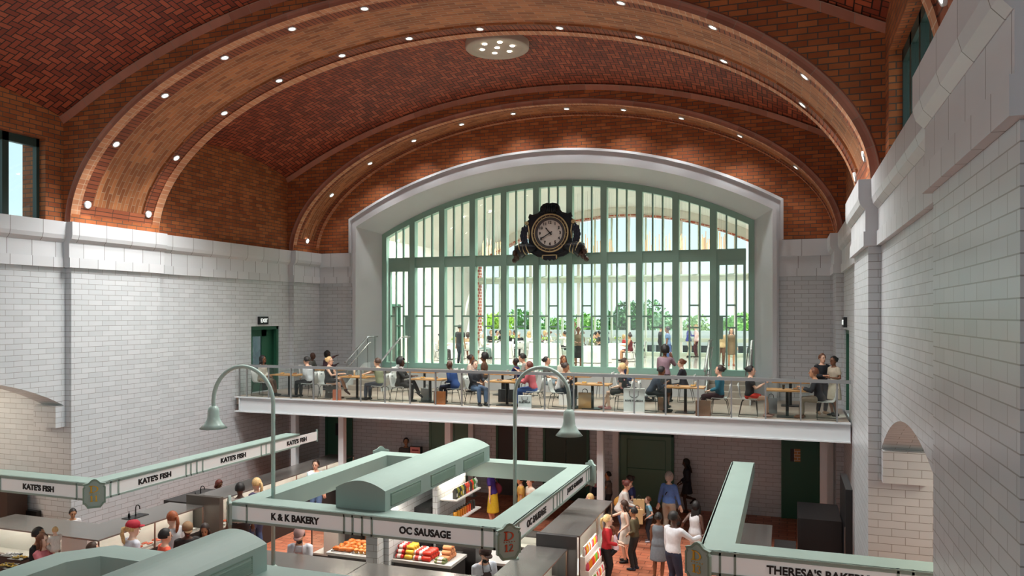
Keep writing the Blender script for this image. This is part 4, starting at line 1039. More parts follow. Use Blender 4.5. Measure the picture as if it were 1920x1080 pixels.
# poster board by the wall
pb = thing('poster_board', 'small black framed board with a pink fruit poster by the wall', 'poster', (-13.75,27.4,0)); m = MB(); m.box(-14.0,-13.5,27.35,27.45,0,1.75); m.build('frame', VDARK, pb, world=True)
m = MB(); m.box(-13.98,-13.56,27.335,27.349,1.15,1.73); m.build('poster', mat('pink_poster', (244,160,150), .5), pb, world=True)
m = MB(); m.box(-13.9,-13.62,27.328,27.335,1.58,1.63); m.ell((-13.84,27.33,1.42),(.05,.01,.05)); m.build('printed_heading', mat('dark_pink_print', (150,40,50), .5), pb, world=True)

# --- street style lamps standing in the stalls
LAMPM = mat('pale_mint_enamel', (170,192,184), .22)
def lamp(xp, yp, zb, xb, zbell, zrim, lab, ztop):
    t = thing('gooseneck_lamp', lab, 'lamp', (xp,yp,zb)); r = abs(xb-xp)/2; sg = 1 if xb > xp else -1; cx_ = (xp+xb)/2; zs = ztop-r
    pts = [(xp,yp,zb),(xp,yp,zs)] + [(cx_ - sg*r*cos(pi*k/20), yp, zs + r*sin(pi*k/20)) for k in range(1,20)] + [(xb,yp,zs),(xb,yp,zbell-.05)]
    m = MB(); m.tube(pts, .042, 12); m.build('pole', LAMPM, t, True, world=True)
    H = zbell-zrim; m = MB()
    prof = [(.02,.03),(.07,.02),(.105,-.02),(.12,-.08),(.125,-.45*H),(.14,-.6*H),(.2,-.8*H),(.29,-H),(.28,-H+.005),(.19,-.78*H),(.11,-.5*H),(.1,-.1)]
    m.lathe([(a, zbell+b-zbell) for a, b in prof], 32, (xb,yp,zbell), cap=False); m.build('bell_shade', LAMPM, t, True, world=True)
    m = MB(); m.ell((xb,yp,zrim+.1),(.06,.06,.08)); m.build('bulb', mat('unlit_bulb', (240,236,226), .3), t, True, world=True)
    m = MB(); m.lathe([(.09,0),(.09,.02),(.05,.05)], 16, (xp,yp,zb)); m.build('base_collar', LAMPM, t, True, world=True)
lamp(-5.64+.05, 15.9, 1.62, -4.37, 4.90, 4.37, 'mint green gooseneck lamp with bell shade on the right, over the D12 stall', 5.80)
lamp(-10.2, 13.66, 1.62, -11.75, 4.93, 4.47, 'mint green gooseneck lamp with bell shade on the left, by the bakery sign', 5.83)

# --- THE CLOCK
CK = thing('ornate_clock', 'large ornate black clock with cream dial hanging on the window wall', 'clock', (-8.64, 28.55, 9.0))
BK = mat('clock_black_iron', (26,30,38), .35, metal=.3, noise=.3, nscale=6); BR = mat('carved_brown_fruit', (74,54,44), .5, noise=.35, nscale=12); IV = mat('ivory_gilding', (196,178,132), .4); LF = mat('blue_black_leaves', (20,26,44), .4)
cx, cz, yb = -8.62, 10.10, 28.62
def cpr(poly, a, b): 
    m = MB(); m.prism([(cx+u, cz+w) for u, w in poly], a, b); return m
h_ = [(0,1.1),(.12,1.12),(.24,1.08),(.3,1.0),(.33,.85),(.42,.74),(.62,.68),(.72,.72),(.75,.62),(.72,.52),(.82,.44),(.86,.34),(.78,.26),(.76,0),(.74,-.35),(.6,-.66),(.5,-.78),(.28,-.82),(.0,-.85)]
h_ = [(u*1.14, w) for u, w in h_]; body = h_ + [(-u, w) for u, w in reversed(h_[1:-1])]
m = cpr(body, yb, yb+.2); m.build('case', BK, CK, world=True)
m = MB(); m.tube([(cx+.45*cos(a*.1)*.0+u, yb-.01, cz+w) for a, (u, w) in enumerate(body+[body[0]])], .035, 8); m.build('moulded_edge', mat('dark_bronze', (40,42,44), .35, metal=.5), CK, True, world=True)
def ring(r0, r1, y0, y1, name, mm, n=64):
    m = MB()
    for k in range(n):
        a, b = 2*pi*k/n, 2*pi*(k+1)/n
        P = lambda r, t, y: (cx+r*cos(t), y, cz-.02+r*sin(t))
        m.faces([P(r0,a,y0),P(r0,b,y0),P(r1,b,y0),P(r1,a,y0),P(r0,a,y1),P(r0,b,y1),P(r1,b,y1),P(r1,a,y1)], [(0,1,2,3),(0,4,5,1),(3,2,6,7)])
    m.build(name, mm, CK, world=True)
ring(.70,.745,yb-.07,yb,'ivory_ring',IV); ring(.63,.70,yb-.04,yb,'beaded_ring',mat('dark_red_brown', (52,34,32), .4)); ring(.605,.63,yb-.07,yb,'inner_gilt_ring',IV); ring(.50,.605,yb-.05,yb,'bezel',mat('grey_bezel', (70,68,70), .35))
m = MB()
for k in range(24): a = 2*pi*k/24; m.ell((cx+.665*cos(a), yb-.05, cz-.02+.665*sin(a)), (.014,.014,.014), 6, 4)
m.build('bead_row', IV, CK, world=True)
m = MB(); m.prism([(cx+.51*cos(2*pi*k/48), cz-.02+.51*sin(2*pi*k/48)) for k in range(48)], yb-.03, yb); dial = m.build('dial', mat('cream_dial', (206,202,196), .5), CK, world=True)
for k in range(1, 13):
    a = pi/2 - 2*pi*k/12; text(str(k), .155, None, Vector((cx+.41*cos(a), yb-.035, cz-.02+.41*sin(a))), 0, CK, BLACK, bold=.004, name='numeral')
for (ang, L_, w_, nm_) in ((pi/2-2*pi*10.67/12, .28, .034, 'hour_hand'), (pi/2-2*pi*40/60, .40, .026, 'minute_hand')):
    m = MB(); c_, s_ = cos(ang), sin(ang); 
    Q = [(-.1,-w_*.8),(-.1,w_*.8),(0,w_*.55),(L_*.75,w_*.5),(L_*.8,w_*.9),(L_,0),(L_*.8,-w_*.9),(L_*.75,-w_*.5),(0,-w_*.55)]
    m.prism([(cx+u*c_-v*s_, cz-.02+u*s_+v*c_) for u, v in Q], yb-.055, yb-.045); m.build(nm_, BLACK, CK, world=True)
# crown with shell flutes and scrolls
m = MB()
for k in range(7): u = -.18+.06*k; m.tube([(cx+u*1.1,yb-.02,cz+.72),(cx+u*1.25,yb-.1,cz+.95),(cx+u,yb-.02,cz+1.1)], [.03,.035,.02], 8)
m.build('crown_flutes', BK, CK, True, world=True)
for s in (-1, 1):
    m = MB(); m.tube([(cx+s*(.3-.07*cos(a)), yb-.08, cz+.9+.13*sin(a)) for a in [2*pi*k/16 for k in range(17)]], .018, 6); m.ell((cx+s*.3,yb-.08,cz+.9),(.03,.03,.06)); m.build('crown_scroll', IV if False else mat('dark_bronze', (40,42,44)), CK, True, world=True)
    m = MB(); m.tube([(cx+s*(.93+.08*(1-k/24)*cos(k*.6)), yb-.06, cz+.38+.08*(1-k/24)*sin(k*.6)) for k in range(22)], .02, 6); m.tube([(cx+s*.88,yb-.04,cz+.3),(cx+s*.84,yb-.04,cz+.05),(cx+s*.86,yb-.04,cz-.25)], .022, 6); m.build('side_scroll', IV, CK, True, world=True)
    m = MB(); rnd = random.Random(2)
    for k in range(11):
        z = cz-.42+.065*k; a_ = s*(1.0+.015*(5-abs(k-5))); [m.ell((cx+a_+s*q, yb-.03, z), (.055,.03,.09), 7, 6) for q in ((.1,-.02) if k%2 else (.03,-.08))]
    m.build('leaf_spray', LF, CK, True, world=True)
    # cornucopia: curved horn with fruit at its mouth
    m = MB(); m.tube([(cx+s*.55,yb-.05,cz-.6),(cx+s*.8,yb-.08,cz-.58),(cx+s*1.05,yb-.1,cz-.62),(cx+s*1.25,yb-.1,cz-.72)], [.10,.18,.25,.30], 14); m.build('horn', BK, CK, True, world=True)
    m = MB()
    for u, r_ in ((.86,.21),(1.0,.25),(1.12,.285)): m.tube([(cx+s*u,yb-.09,cz-.6-.05*(u-.9)*3),(cx+s*(u+.03),yb-.09,cz-.61-.05*(u-.9)*3)], r_, 16); 
    m.build('horn_bands', IV, CK, True, world=True)
    m = MB()
    for k in range(20): a = rnd.random()*6.28; q = rnd.random()*.17; t_ = rnd.random(); m.ell((cx+s*(1.18+.28*t_), yb-.12+q*sin(a)*.7, cz-.70-.24*t_+q*cos(a)*1.35), (.09,.08,.09), 8, 6)
    m.build('carved_fruit', BR, CK, True, world=True)
    m = MB(); m.prism([(cx+s*.35,cz-.78),(cx+s*.75,cz-.6),(cx+s*.82,cz-.75),(cx+s*.5,cz-.93),(cx+s*.3,cz-.95)], yb-.03, yb+.1); m.build('lower_bracket', mat('dark_bronze', (40,42,44)), CK, world=True)
m = MB(); m.prism([(cx-.3,cz-.86),(cx+.3,cz-.86),(cx+.28,cz-1.03),(cx+.15,cz-1.08),(cx+.07,cz-1.04),(cx,cz-1.1),(cx-.07,cz-1.04),(cx-.15,cz-1.08),(cx-.28,cz-1.03)], yb-.1, yb+.02); m.build('bottom_plate', BK, CK, world=True)
m = MB(); m.tube([(cx-.27,yb-.1,cz-.88),(cx+.27,yb-.1,cz-.88)], .022, 6)
for s in (-1,1): m.ell((cx+s*.28,yb-.1,cz-.95),(.03,.03,.08))
m.build('plate_gilding', IV, CK, True, world=True)

# --- trees beyond the terrace
def tree(x, y, ztop, r, lab, col, seed, zb=-1):
    rnd = random.Random(seed); t = thing('leafy_tree', lab, 'tree', (x,y,zb))
    m = MB(); h = ztop-zb
    m.tube([(0,0,0),(.1,0,h*.35),(0,.1,h*.7)], [.25,.18,.08], 8)
    cl = []
    for k in range(14):
        a = rnd.random()*6.28; q = r*.7*sqrt(rnd.random()); z = h - r*.25 - rnd.random()*r*1.5*(.3+q/r)
        c = Vector((q*cos(a), q*sin(a)*.8, z)); cl.append((c, r*rnd.uniform(.28,.45)))
        m.tube([(0,.05,h*.45),(c.x*.5,c.y*.5,(h*.45+z)/2),tuple(c)], [.07,.05,.02], 5)
    cl.append((Vector((0,0,h-r*.35)), r*.38)); m.build('trunk', mat('tree_bark', (84,68,52), .9), t)
    m = MB()
    for c, cr_ in cl:
        n = int(cr_*cr_*170)+60
        for k in range(n):
            d = Vector((rnd.gauss(0,1), rnd.gauss(0,1), rnd.gauss(0,1))).normalized(); p = c + d*cr_*rnd.uniform(.75,1.05); s_ = rnd.uniform(.10,.19)
            u = Vector((rnd.gauss(0,1), rnd.gauss(0,1), rnd.gauss(0,1))).normalized(); v = u.cross(d).normalized(); u = (u+d*.3).normalized()
            m.faces([p-u*s_, p+v*s_*.6, p+u*s_, p-v*s_*.6], [(0,1,2,3)])
    o = m.build('foliage', mat('leaves_%s' % lab[:6], tuple(min(235,int(q*1.18+10)) for q in col), .6, noise=.45, nscale=1.4), t)
    return t
tn = ['yellow green young tree at the left end of the terrace view','dark green round tree left of the clock pole bays','mid green low tree seen between the window bays left of centre','mid green bushy tree just right of centre','small light green tree behind the banquet tables','large dark green tree right of centre, tallest of the row','fine leaved pale tree to the right of the tallest tree','pale olive tree behind the blue jacketed man','light green tree behind the standing couple at the right','low dark shrub tree at the left of the tallest tree']
for k, (px, py, r, c) in enumerate([(935,588,1.5,(150,180,50)),(985,583,2.2,(70,120,40)),(1032,600,1.6,(110,150,56)),(1095,588,2.4,(84,134,50)),(1142,604,1.3,(130,164,60)),(1202,568,2.7,(60,112,34)),(1265,592,1.9,(130,156,110)),(1310,590,1.9,(150,168,110)),(1382,592,2.1,(116,160,60)),(1168,582,1.8,(50,96,36))]):
    Y = 56 + 7*(k % 3); p = atY(px, py, Y); tree(p[0], p[1], p[2], r, tn[k], c, 20+k)
# ================================================================== PEOPLE
SKIN = {k: mat('skin_'+k, c, .5) for k, c in dict(light=(222,176,150), fair=(232,194,170), tan=(190,140,106), brown=(122,80,56), dark=(78,50,38)).items()}
HAIRC = {k: mat('hair_'+k, c, .55, noise=.25, nscale=40) for k, c in dict(black=(22,19,18), brown=(66,44,32), chestnut=(104,60,36), red=(150,80,44), blond=(206,172,120), grey=(176,172,168), auburn=(92,40,30), darkbrown=(44,30,24)).items()}
EYE = mat('eye_dark', (30,24,22), .2); LIP = mat('lips', (160,84,76), .5); EYEW = mat('eye_white', (225,222,218), .3)
def cloth(c): return mat('cloth_%d_%d_%d' % c, c, .8, noise=.08, nscale=20)
JOBS = []
def ik(a, b, l1, l2, pole):
    a, b, pole = Vector(a), Vector(b), Vector(pole); d = b-a; D = min(d.length, (l1+l2)*.998); u = d.normalized()
    b = a + u*D; x = (l1*l1 - l2*l2 + D*D)/(2*D); h = sqrt(max(l1*l1 - x*x, 0))
    p = (pole - u*pole.dot(u)); p = p.normalized() if p.length > 1e-5 else Vector((1,0,0))
    return a + u*x + p*h, b
def ringat(c, w, d, ax, sidev, n=14):
    f = Vector(sidev).cross(Vector(ax)).normalized()
    return [Vector(c) + Vector(sidev)*(w*cos(2*pi*k/n)) + f*(d*sin(2*pi*k/n)) for k in range(n)]
def torso(P, off=0.0, lo=-.02, hi=1.0, fem=False, neck=True, flare=0):
    """rings up the spine, P = pelvis point, direction dv, length .5"""
    m = MB(); pv, dv, sd = P['pelvis'], P['dv'], P['side']
    prof = [(-.09,.13,.09),(-.02,.165,.115),(.06,.16,.108),(.16,.128 if fem else .145,.092),(.26,.135 if fem else .158,.105),(.35,.148 if fem else .172,.118 if fem else .112),(.43,.15 if fem else .178,.09),(.485,.11,.075),(.515,.055,.055)]
    R = []
    for t, w, d in prof:
        if t < lo - .001 or t > hi + .001: continue
        k = flare*max(0, .1-t)
        c = pv + dv*t + P['bend']*(t*t*.3)
        R.append(ringat(c, w+off+k, d+off+k, dv, sd))
    if neck: c = P['neck']; R.append(ringat(c, .05+off, .055+off, dv, sd)); R.append(ringat(P['head']-P['hup']*.06, .048+off, .052+off, dv, sd))
    m.loft(R); return m
def merge(a, b): n = len(a.v); a.v += b.v; a.f += [tuple(i+n for i in f) for f in b.f]; a.uv += b.uv; return a
def hand(m, w, d, sidev, sc=1, s=1, grip=.35):
    d = Vector(d).normalized(); sv = Vector(sidev); sv = (sv - d*sv.dot(d)).normalized(); nn = d.cross(sv).normalized()
    M = Matrix(((d.x, sv.x, nn.x, 0), (d.y, sv.y, nn.y, 0), (d.z, sv.z, nn.z, 0), (0,0,0,1))); M.translation = w
    m.loft([[M @ Vector((x, wy*cos(2*pi*k/8), wz*sin(2*pi*k/8))) for k in range(8)] for x, wy, wz in ((-.02,.026,.022),(.02,.034,.018),(.06,.042,.016),(.095,.040,.013),(.1,.03,.01))])
    for i, (y, L_) in enumerate(((-.030,.065),(-.010,.075),(.011,.07),(.030,.055))):
        p = [(.09,y,0),(.09+L_*.45,y*1.05,-.0-L_*grip*.3),(.09+L_*.8,y*1.05,-L_*grip*.9),(.09+L_*.9,y,-L_*grip*1.3)]
        m.tube([M @ Vector(q) for q in p], [.0095,.009,.008,.006], 5)
    m.tube([M @ Vector(q) for q in [(.01,-.03*s,-.005),(.035,-.055*s,-.012),(.065,-.062*s,-.02),(.085,-.058*s,-.026)]], [.012,.011,.009,.007], 5)
def person(label, x, y, z, face, sc=1.0, sit=False, skin='light', hair=('short','brown'), top=((200,200,200),'long'), bottom=('trousers',(40,40,45)), shoes=(30,28,28),
           lean=.05, hands=None, feet=None, look=0, nod=0, fem=False, group=None, extra=(), coat=False, pel=None, bust=False):
    """face = heading in degrees (0 = towards +x, the right hand wall; 90 = towards the window wall)"""
    t = thing('person', label, 'person', (x, y, z), radians(face), group, sc)
    P = {}; hz = pel if pel else (.55 if sit else .93)
    P['pelvis'] = pv = Vector((0, 0, hz)); P['side'] = Vector((0, 1, 0))
    P['dv'] = dv = Vector((sin(lean), 0, cos(lean))); P['bend'] = Vector((cos(lean), 0, -sin(lean)))*(.35*lean)
    nk = pv + dv*.53 + P['bend']*.09; P['neck'] = nk
    hd = nk + Vector((sin(lean*.6+.12), 0, cos(lean*.6+.12)))*.155; P['head'] = hd; P['hup'] = (hd-nk).normalized()
    HM = Matrix.Translation(hd - P['hup']*.03) @ Matrix.Rotation(radians(look), 4, 'Z') @ Matrix.Rotation(radians(nod), 4, 'Y') @ Matrix.Scale(1.08, 4)
    sh = [nk - dv*.085 + Vector((0, s*(.155 if fem else .18), 0)) for s in (1, -1)]
    if hands is None: hands = [(.36,.12,hz+.22),(.36,-.12,hz+.22)] if sit else [(.06,.25,hz-.13),(.06,-.25,hz-.13)]
    if feet is None: feet = [(.46,.1,.09),(.42,-.1,.09)] if sit else [(.02,.1,.08),(-.02,-.1,.08)]
    B = torso(P, 0, -.09, 1, fem); arms = []; legs = []
    for i, s in enumerate((1, -1)):
        e, w = ik(sh[i], hands[i], .285, .25, (-.5, s*.45, -.9)); arms.append((sh[i], e, w))
        B.tube([sh[i]-Vector((0,s*.05,-.02)), sh[i], (sh[i]+e)/2, e, (e+w)/2, w], [.05,.053,.045,.038,.036,.026], 10)
        hp = pv + Vector((0, s*.085, -.03)); pole = (.9, s*.15, 1.0) if sit else (1, s*.12, 0)
        k, a = ik(hp, feet[i], .43, .41, pole); legs.append((hp, k, a))
        B.tube([hp+Vector((0,0,.04)), hp, (hp+k)/2, k, k*.6+a*.4, a], [.075,.09,.075,.055,.055,.037], 10)
        fd = Vector((1, s*.15, 0)).normalized(); 
        if feet[i][2] > .2: fd = Vector((.75, 0, -.6)).normalized()
        elif feet[i][2] > .12: fd = Vector((.8,0,-.5)).normalized()
        fb = a + Vector((0,0,-.045)); B.tube([fb - fd*.06, fb, fb + fd*.09, fb + fd*.16], [.03,.038,.034,.022], 8, sq=.8)
        P['foot%d' % i] = (a, fd, fb)
    hm = MB(); hm.ell((0,0,.02), (.095,.076,.105)); hm.ell((.03,0,-.045), (.062,.055,.07)); merge(B, MB().faces(hm.v, hm.f, HM))
    f = MB(); f.tube([HM @ Vector(q) for q in ((.088,0,.02),(.108,0,-.012),(.09,0,-.02))], [.008,.014,.008], 6)
    for s in (1, -1): f.ell((0,0,0), (.018,.01,.03), 6, 5, HM @ Matrix.Translation((-.005, s*.078, 0)))
    for i, s in enumerate((1, -1)): hand(f, arms[i][2], arms[i][2]-arms[i][1], (0,1,0), 1, s)
    ey = MB(); lp = MB()
    for s in (1, -1):
        ey.ell((0,0,0), (.007,.012,.007), 6, 4, HM @ Matrix.Translation((.084, s*.032, .018)))
        ey.tube([HM @ Vector((.09, s*.016, .04)), HM @ Vector((.086, s*.045, .04))], .004, 4)
    lp.ell((0,0,0), (.006,.022,.007), 6, 4, HM @ Matrix.Translation((.092, 0, -.056)))
    JOBS.append(('body', B, t, SKIN[skin], .021, [(f, SKIN[skin]), (ey, EYE), (lp, LIP)]))
    # clothes
    tc, sl = top[0], top[1]
    if tc:
        C_ = torso(P, .016, -.09 if coat or sl == 'dress' else -.02, .5, fem, False, .25 if coat else 0)
        if bust or fem: C_.ell(pv + dv*.36 + Vector((.06,0,0)) + P['bend']*.04, (.07,.12,.06))
        for i, s in enumerate((1, -1)):
            a, e, w = arms[i]
            if sl in ('long', 'ldress'): C_.tube([a-Vector((0,s*.06,-.02)), a, (a+e)/2, e, (e+w)/2, e*.12+w*.88], [.055,.07,.062,.054,.05,.043], 10)
            elif sl in ('short', 'sdress'): C_.tube([a-Vector((0,s*.06,-.02)), a, a*.35+e*.65], [.055,.07,.066], 10)
        if sl in ('dress', 'ldress', 'sdress') or bottom[0] == 'coatdress':
            skirt(C_, P, legs, sit, bottom[2] if len(bottom) > 2 else .5)
        JOBS.append(({'dress':'dress','ldress':'dress','sdress':'dress'}.get(sl, 'jacket' if coat else 'shirt'), C_, t, cloth(tc), .024, []))
    bt, bc = bottom[0], bottom[1]
    if bt in ('trousers', 'shorts', 'leggings'):
        C_ = torso(P, .012, -.09, .1, fem, False); o = .014 if bt != 'leggings' else .008
        for hp, k, a in legs:
            if bt == 'shorts': C_.tube([hp+Vector((0,0,.03)), hp, hp*.3+k*.7], [.085,.105,.085], 12)
            else: C_.tube([hp+Vector((0,0,.03)), hp, (hp+k)/2, k, (k+a)/2, a*.97+k*.03], [.08,.09+o,.078+o,.06+o,.052+o,.042+o], 12)
        JOBS.append((bt, C_, t, cloth(bc), .024, []))
    elif bt == 'skirt':
        C_ = torso(P, .014, -.09, .14, fem, False); skirt(C_, P, legs, sit, bottom[2] if len(bottom) > 2 else .5)
        JOBS.append(('skirt', C_, t, cloth(bc), .024, []))
    if shoes:
        for i in (0, 1):
            a, fd, fb = P['foot%d' % i]; m = MB(); m.tube([fb-fd*.075, fb-fd*.02, fb+fd*.09, fb+fd*.175], [.032,.046,.042,.026], 10, sq=.85)
            m.tube([a+Vector((0,0,.02)), fb], [.044,.045], 10); m.build('shoe', cloth(shoes), t, True)
    hairdo(t, HM, *hair)
    for fn in extra: fn(t, P, arms, HM, legs)
    return t
def skirt(m, P, legs, sit, ln):
    pv = P['pelvis']; kc = (legs[0][1]+legs[1][1])/2
    if sit:
        d = (kc-pv); R = []
        for t_, w, h in ((-.1,.15,.1),(.15,.185,.1),(.5,.185,.1),(min(ln+.42,.98),.165,.09)): c = pv+d*t_+Vector((0,0,-.005)); R.append([c + Vector((0, w*cos(2*pi*k/14), 0)) + Vector((.25,0,.97))*h*sin(2*pi*k/14) for k in range(14)])
        m.loft(R)
    else:
        R = []
        for t_, w, h in ((.05,.15,.11),(-.1,.19,.145),(-ln*.6,.21,.165),(-ln,.225,.185)): R.append([Vector((0,0,pv.z+t_)) + Vector((h*cos(2*pi*k/16)+.01, w*sin(2*pi*k/16), 0)) for k in range(16)])
        m.loft(R)
def hairdo(t, HM, style, col):
    if style == 'bald' : return
    if style == 'grown': style = 'short'
    m = MB(); big = {'afro': 1.42, 'curly': 1.27, 'long': 1.17, 'bob': 1.2}.get(style, 1.15)
    rnd = random.Random(int(HM.translation.x*1000)+3)
    n, q = 18, 12; V = []; 
    for i in range(q+1):
        th = pi*i/q
        for j in range(n):
            a = 2*pi*j/n; r = big*(1 + (rnd.uniform(-.04,.06) if style in ('afro','curly') else rnd.uniform(-.018,.018)))
            p = Vector((.099*sin(th)*cos(a)-.010, .081*sin(th)*sin(a), .111*cos(th)+.02))
            V.append(p*r + Vector((-.006 if big > 1.1 else 0,0,.012 if style=='afro' else 0)))
    Fc = []
    for i in range(q):
        for j in range(n):
            a = (j+.5)*2*pi/n; th = (i+.5)/q*180; fa = abs((math.degrees(a)+180)%360-180)
            low = {'long':150,'bob':140,'pony':112,'bun':112,'short':108,'afro':125,'curly':128}.get(style,110)
            lim = 50 if fa < 38 else (50+(fa-38)*(low-18-50)/38 if fa < 76 else low)
            if th < lim: Fc.append((i*n+j, (i+1)*n+j, (i+1)*n+(j+1)%n, i*n+(j+1)%n))
    m.faces(V, Fc, HM)
    T = lambda *p: HM @ Vector(p)
    if style in ('bun', 'topbun'): m.ell((0,0,0), (.048,.048,.045), 10, 8, HM @ Matrix.Translation((-.115,0,.06) if style == 'bun' else (-.03,0,.16)))
    if style == 'pony': m.tube([T(-.1,0,.05), T(-.15,0,.04), T(-.165,0,-.06), T(-.14,0,-.18), T(-.12,0,-.24)], [.02,.03,.034,.028,.008], 10)
    if style == 'long':
        m.loft([[T(x_, w*cos(a), z_) + (HM.to_3x3() @ Vector((d*sin(a),0,0))) for a in [2*pi*k/14 for k in range(14)]] for x_, w, d, z_ in ((-.03,.085,.07,.02),(-.055,.098,.055,-.1),(-.075,.105,.04,-.2),(-.08,.085,.03,-.30))])
        for s in (1,-1): m.tube([T(.02,s*.078,.03), T(.03,s*.088,-.08), T(.015,s*.085,-.19)], [.02,.024,.012], 8)
    if style == 'bob':
        m.loft([[T(x_, w*cos(a), z_) + (HM.to_3x3() @ Vector((d*sin(a),0,0))) for a in [2*pi*k/14 for k in range(14)]] for x_, w, d, z_ in ((-.03,.086,.07,.03),(-.045,.098,.062,-.06),(-.05,.09,.05,-.12))])
    m.build('hair', HAIRC[col], t, True)
def cap(col, peak=True, name='cap'):
    def f(t, P, arms, HM, legs):
        m = MB(); R = []
        for r_, z_ in ((1.0,.035),(1.06,.07),(.98,.11),(.7,.145),(.2,.158)): R.append([HM @ Vector((.108*r_*cos(2*pi*k/18)-.008, .092*r_*sin(2*pi*k/18), z_)) for k in range(18)])
        m.loft(R)
        if peak: m.loft([[HM @ Vector((.08+dx, w*cos(a), .045+.01*sin(a))) for a in [2*pi*k/10 for k in range(10)]] for dx, w in ((0,.075),(.05,.065),(.085,.035))])
        m.build(name, cloth(col), t, True)
    return f
def beard(t, P, arms, HM, legs):
    m = MB(); m.ell((0,0,0), (.05,.056,.05), 12, 8, HM @ Matrix.Translation((.052,0,-.075))); m.build('beard', HAIRC['black'], t, True)
def glasses(t, P, arms, HM, legs):
    m = MB()
    for s in (1,-1): m.tube([HM @ Vector((.1, s*.033+.022*cos(a), .02+.016*sin(a))) for a in [2*pi*k/10 for k in range(11)]], .003, 4); m.tube([HM @ Vector((.1,s*.055,.02)), HM @ Vector((0,s*.082,.02))], .003, 4)
    m.build('glasses', BLACK, t)
def apron(col):
    def f(t, P, arms, HM, legs):
        m = MB(); pv, dv = P['pelvis'], P['dv']
        for z0_, w, z1_, w1 in ((.36,.09,.1,.15),(.1,.16,-.45,.18)):
            pts = []
            for (tt, ww) in ((z0_,w),(z1_,w1)):
                c = pv+dv*tt; pts.append([c+Vector((.145-.02*abs(k), .5*ww*k, 0)) for k in (-2,-1,0,1,2)])
            for k in range(4): m.faces([pts[0][k],pts[0][k+1],pts[1][k+1],pts[1][k]], [(0,1,2,3)])
        m.tube([pv+dv*.36+Vector((.14,.08,0)), P['neck']+Vector((.03,.06,0)), P['neck']+Vector((-.05,0,.02)), P['neck']+Vector((.03,-.06,0)), pv+dv*.36+Vector((.14,-.08,0))], .008, 5)
        m.build('apron', cloth(col), t, True)
    return f
def collar(col=(236,236,236)):
    def f(t, P, arms, HM, legs):
        m = MB(); c = P['pelvis']+P['dv']*.40
        m.faces([c+Vector((.135,0,-.14)), P['neck']+Vector((.062,.05,-.03)), P['neck']+Vector((.07,0,-.0)), P['neck']+Vector((.062,-.05,-.03))], [(0,1,2,3)]); m.tube([P['neck']+Vector((.055*cos(a),.06*sin(a),-.005)) for a in [2*pi*k/12 for k in range(13)]], .014, 6)
        m.build('collar', cloth(col), t, True)
    return f
def bagside(col, s=1, r=.17):
    def f(t, P, arms, HM, legs):
        m = MB(); c = P['pelvis']+Vector((-.02, s*.26, .08)); m.ell(tuple(c), (r,.075,r*.95)); m.build('shoulder_bag', cloth(col), t, True)
        m = MB(); m.tube([c+Vector((.1,0,.1)), arms[0 if s>0 else 1][0]+Vector((.05,0,.07)), arms[0 if s>0 else 1][0]+Vector((-.05,0,.07)), c+Vector((-.1,0,.1))], .012, 6); m.build('bag_strap', cloth(col), t, True)
    return f
def cross(col):
    def f(t, P, arms, HM, legs):
        m = MB(); pv = P['pelvis']; m.tube([pv+Vector((.05,.19,.02)), pv+P['dv']*.28+Vector((-.135,.03,0)), P['neck']+Vector((-.02,-.13,-.04)), pv+P['dv']*.3+Vector((.14,0,0)), pv+Vector((.05,.19,.02))], .012, 6); m.build('bag_strap', cloth(col), t, True)
    return f
def phone(i=0):
    def f(t, P, arms, HM, legs):
        w = arms[i][2]; d = (arms[i][2]-arms[i][1]).normalized(); m = MB(); c = w+d*.11+Vector((0,0,.03)); m.box(c.x-.005,c.x+.005,c.y-.035,c.y+.035,c.z-.06,c.z+.07); m.build('phone', BLACK, t)
    return f

CLN = []
def T(i): return FT[i]
SH = .02
S_ = dict(sit=True, sc=1.08)
LX = lambda i: FT[i]-1.03
RXX = lambda i: FT[i]+1.01
F0 = 0; FL = 180
onT = [(.42,.12,.80),(.42,-.10,.80)]; lap = [(.26,.08,.66),(.26,-.06,.66)]
crossf = [(.62,-.02,.30),(.40,-.05,.09)]
# --- front row on the mezzanine
person('woman with long black hair in a cream and black jacket, seated by the exit door', LX(0), 23.35, MZ, 5, skin='brown', hair=('long','black'), top=((206,196,184),'long'), bottom=('skirt',(196,176,150)), feet=[(.5,.06,.09),(.52,-.04,.09)], hands=lap, fem=True, shoes=(26,24,24), **S_)
person('man in a white shirt and black trousers seated at the first table', RXX(0), 23.35, MZ, 180, skin='light', hair=('short','black'), top=((206,208,212),'long'), bottom=('trousers',(28,28,34)), lean=.18, hands=lap, nod=8, **S_)
person('blond woman with glasses in a sleeveless black dress, legs crossed', LX(1), 23.35, MZ, 8, skin='light', hair=('bun','blond'), top=((24,22,24),'dress'), bottom=('none',None,.35), feet=crossf, hands=onT, fem=True, extra=(glasses,), shoes=(60,40,34), **S_)
person('man in an olive tee shirt and grey jeans gesturing across the second table', RXX(1), 23.35, MZ, 180, skin='light', hair=('short','brown'), top=((136,140,112),'short'), bottom=('trousers',(84,86,98)), lean=.14, hands=[(.5,-.15,1.0),(.5,.1,.84)], **S_)
person('woman with black afro updo in a black trouser suit at the third table', LX(2), 23.35, MZ, 8, skin='dark', hair=('afro','black'), top=((26,25,27),'long'), bottom=('trousers',(28,27,29)), feet=crossf, hands=onT, fem=True, coat=True, extra=(collar(),), **S_)
person('bald man in a bright blue suit seated at the third table', RXX(2), 23.35, MZ, 172, skin='dark', hair=('bald','black'), top=((30,62,118),'long'), bottom=('trousers',(24,34,60)), lean=.3, hands=lap, coat=True, **S_)
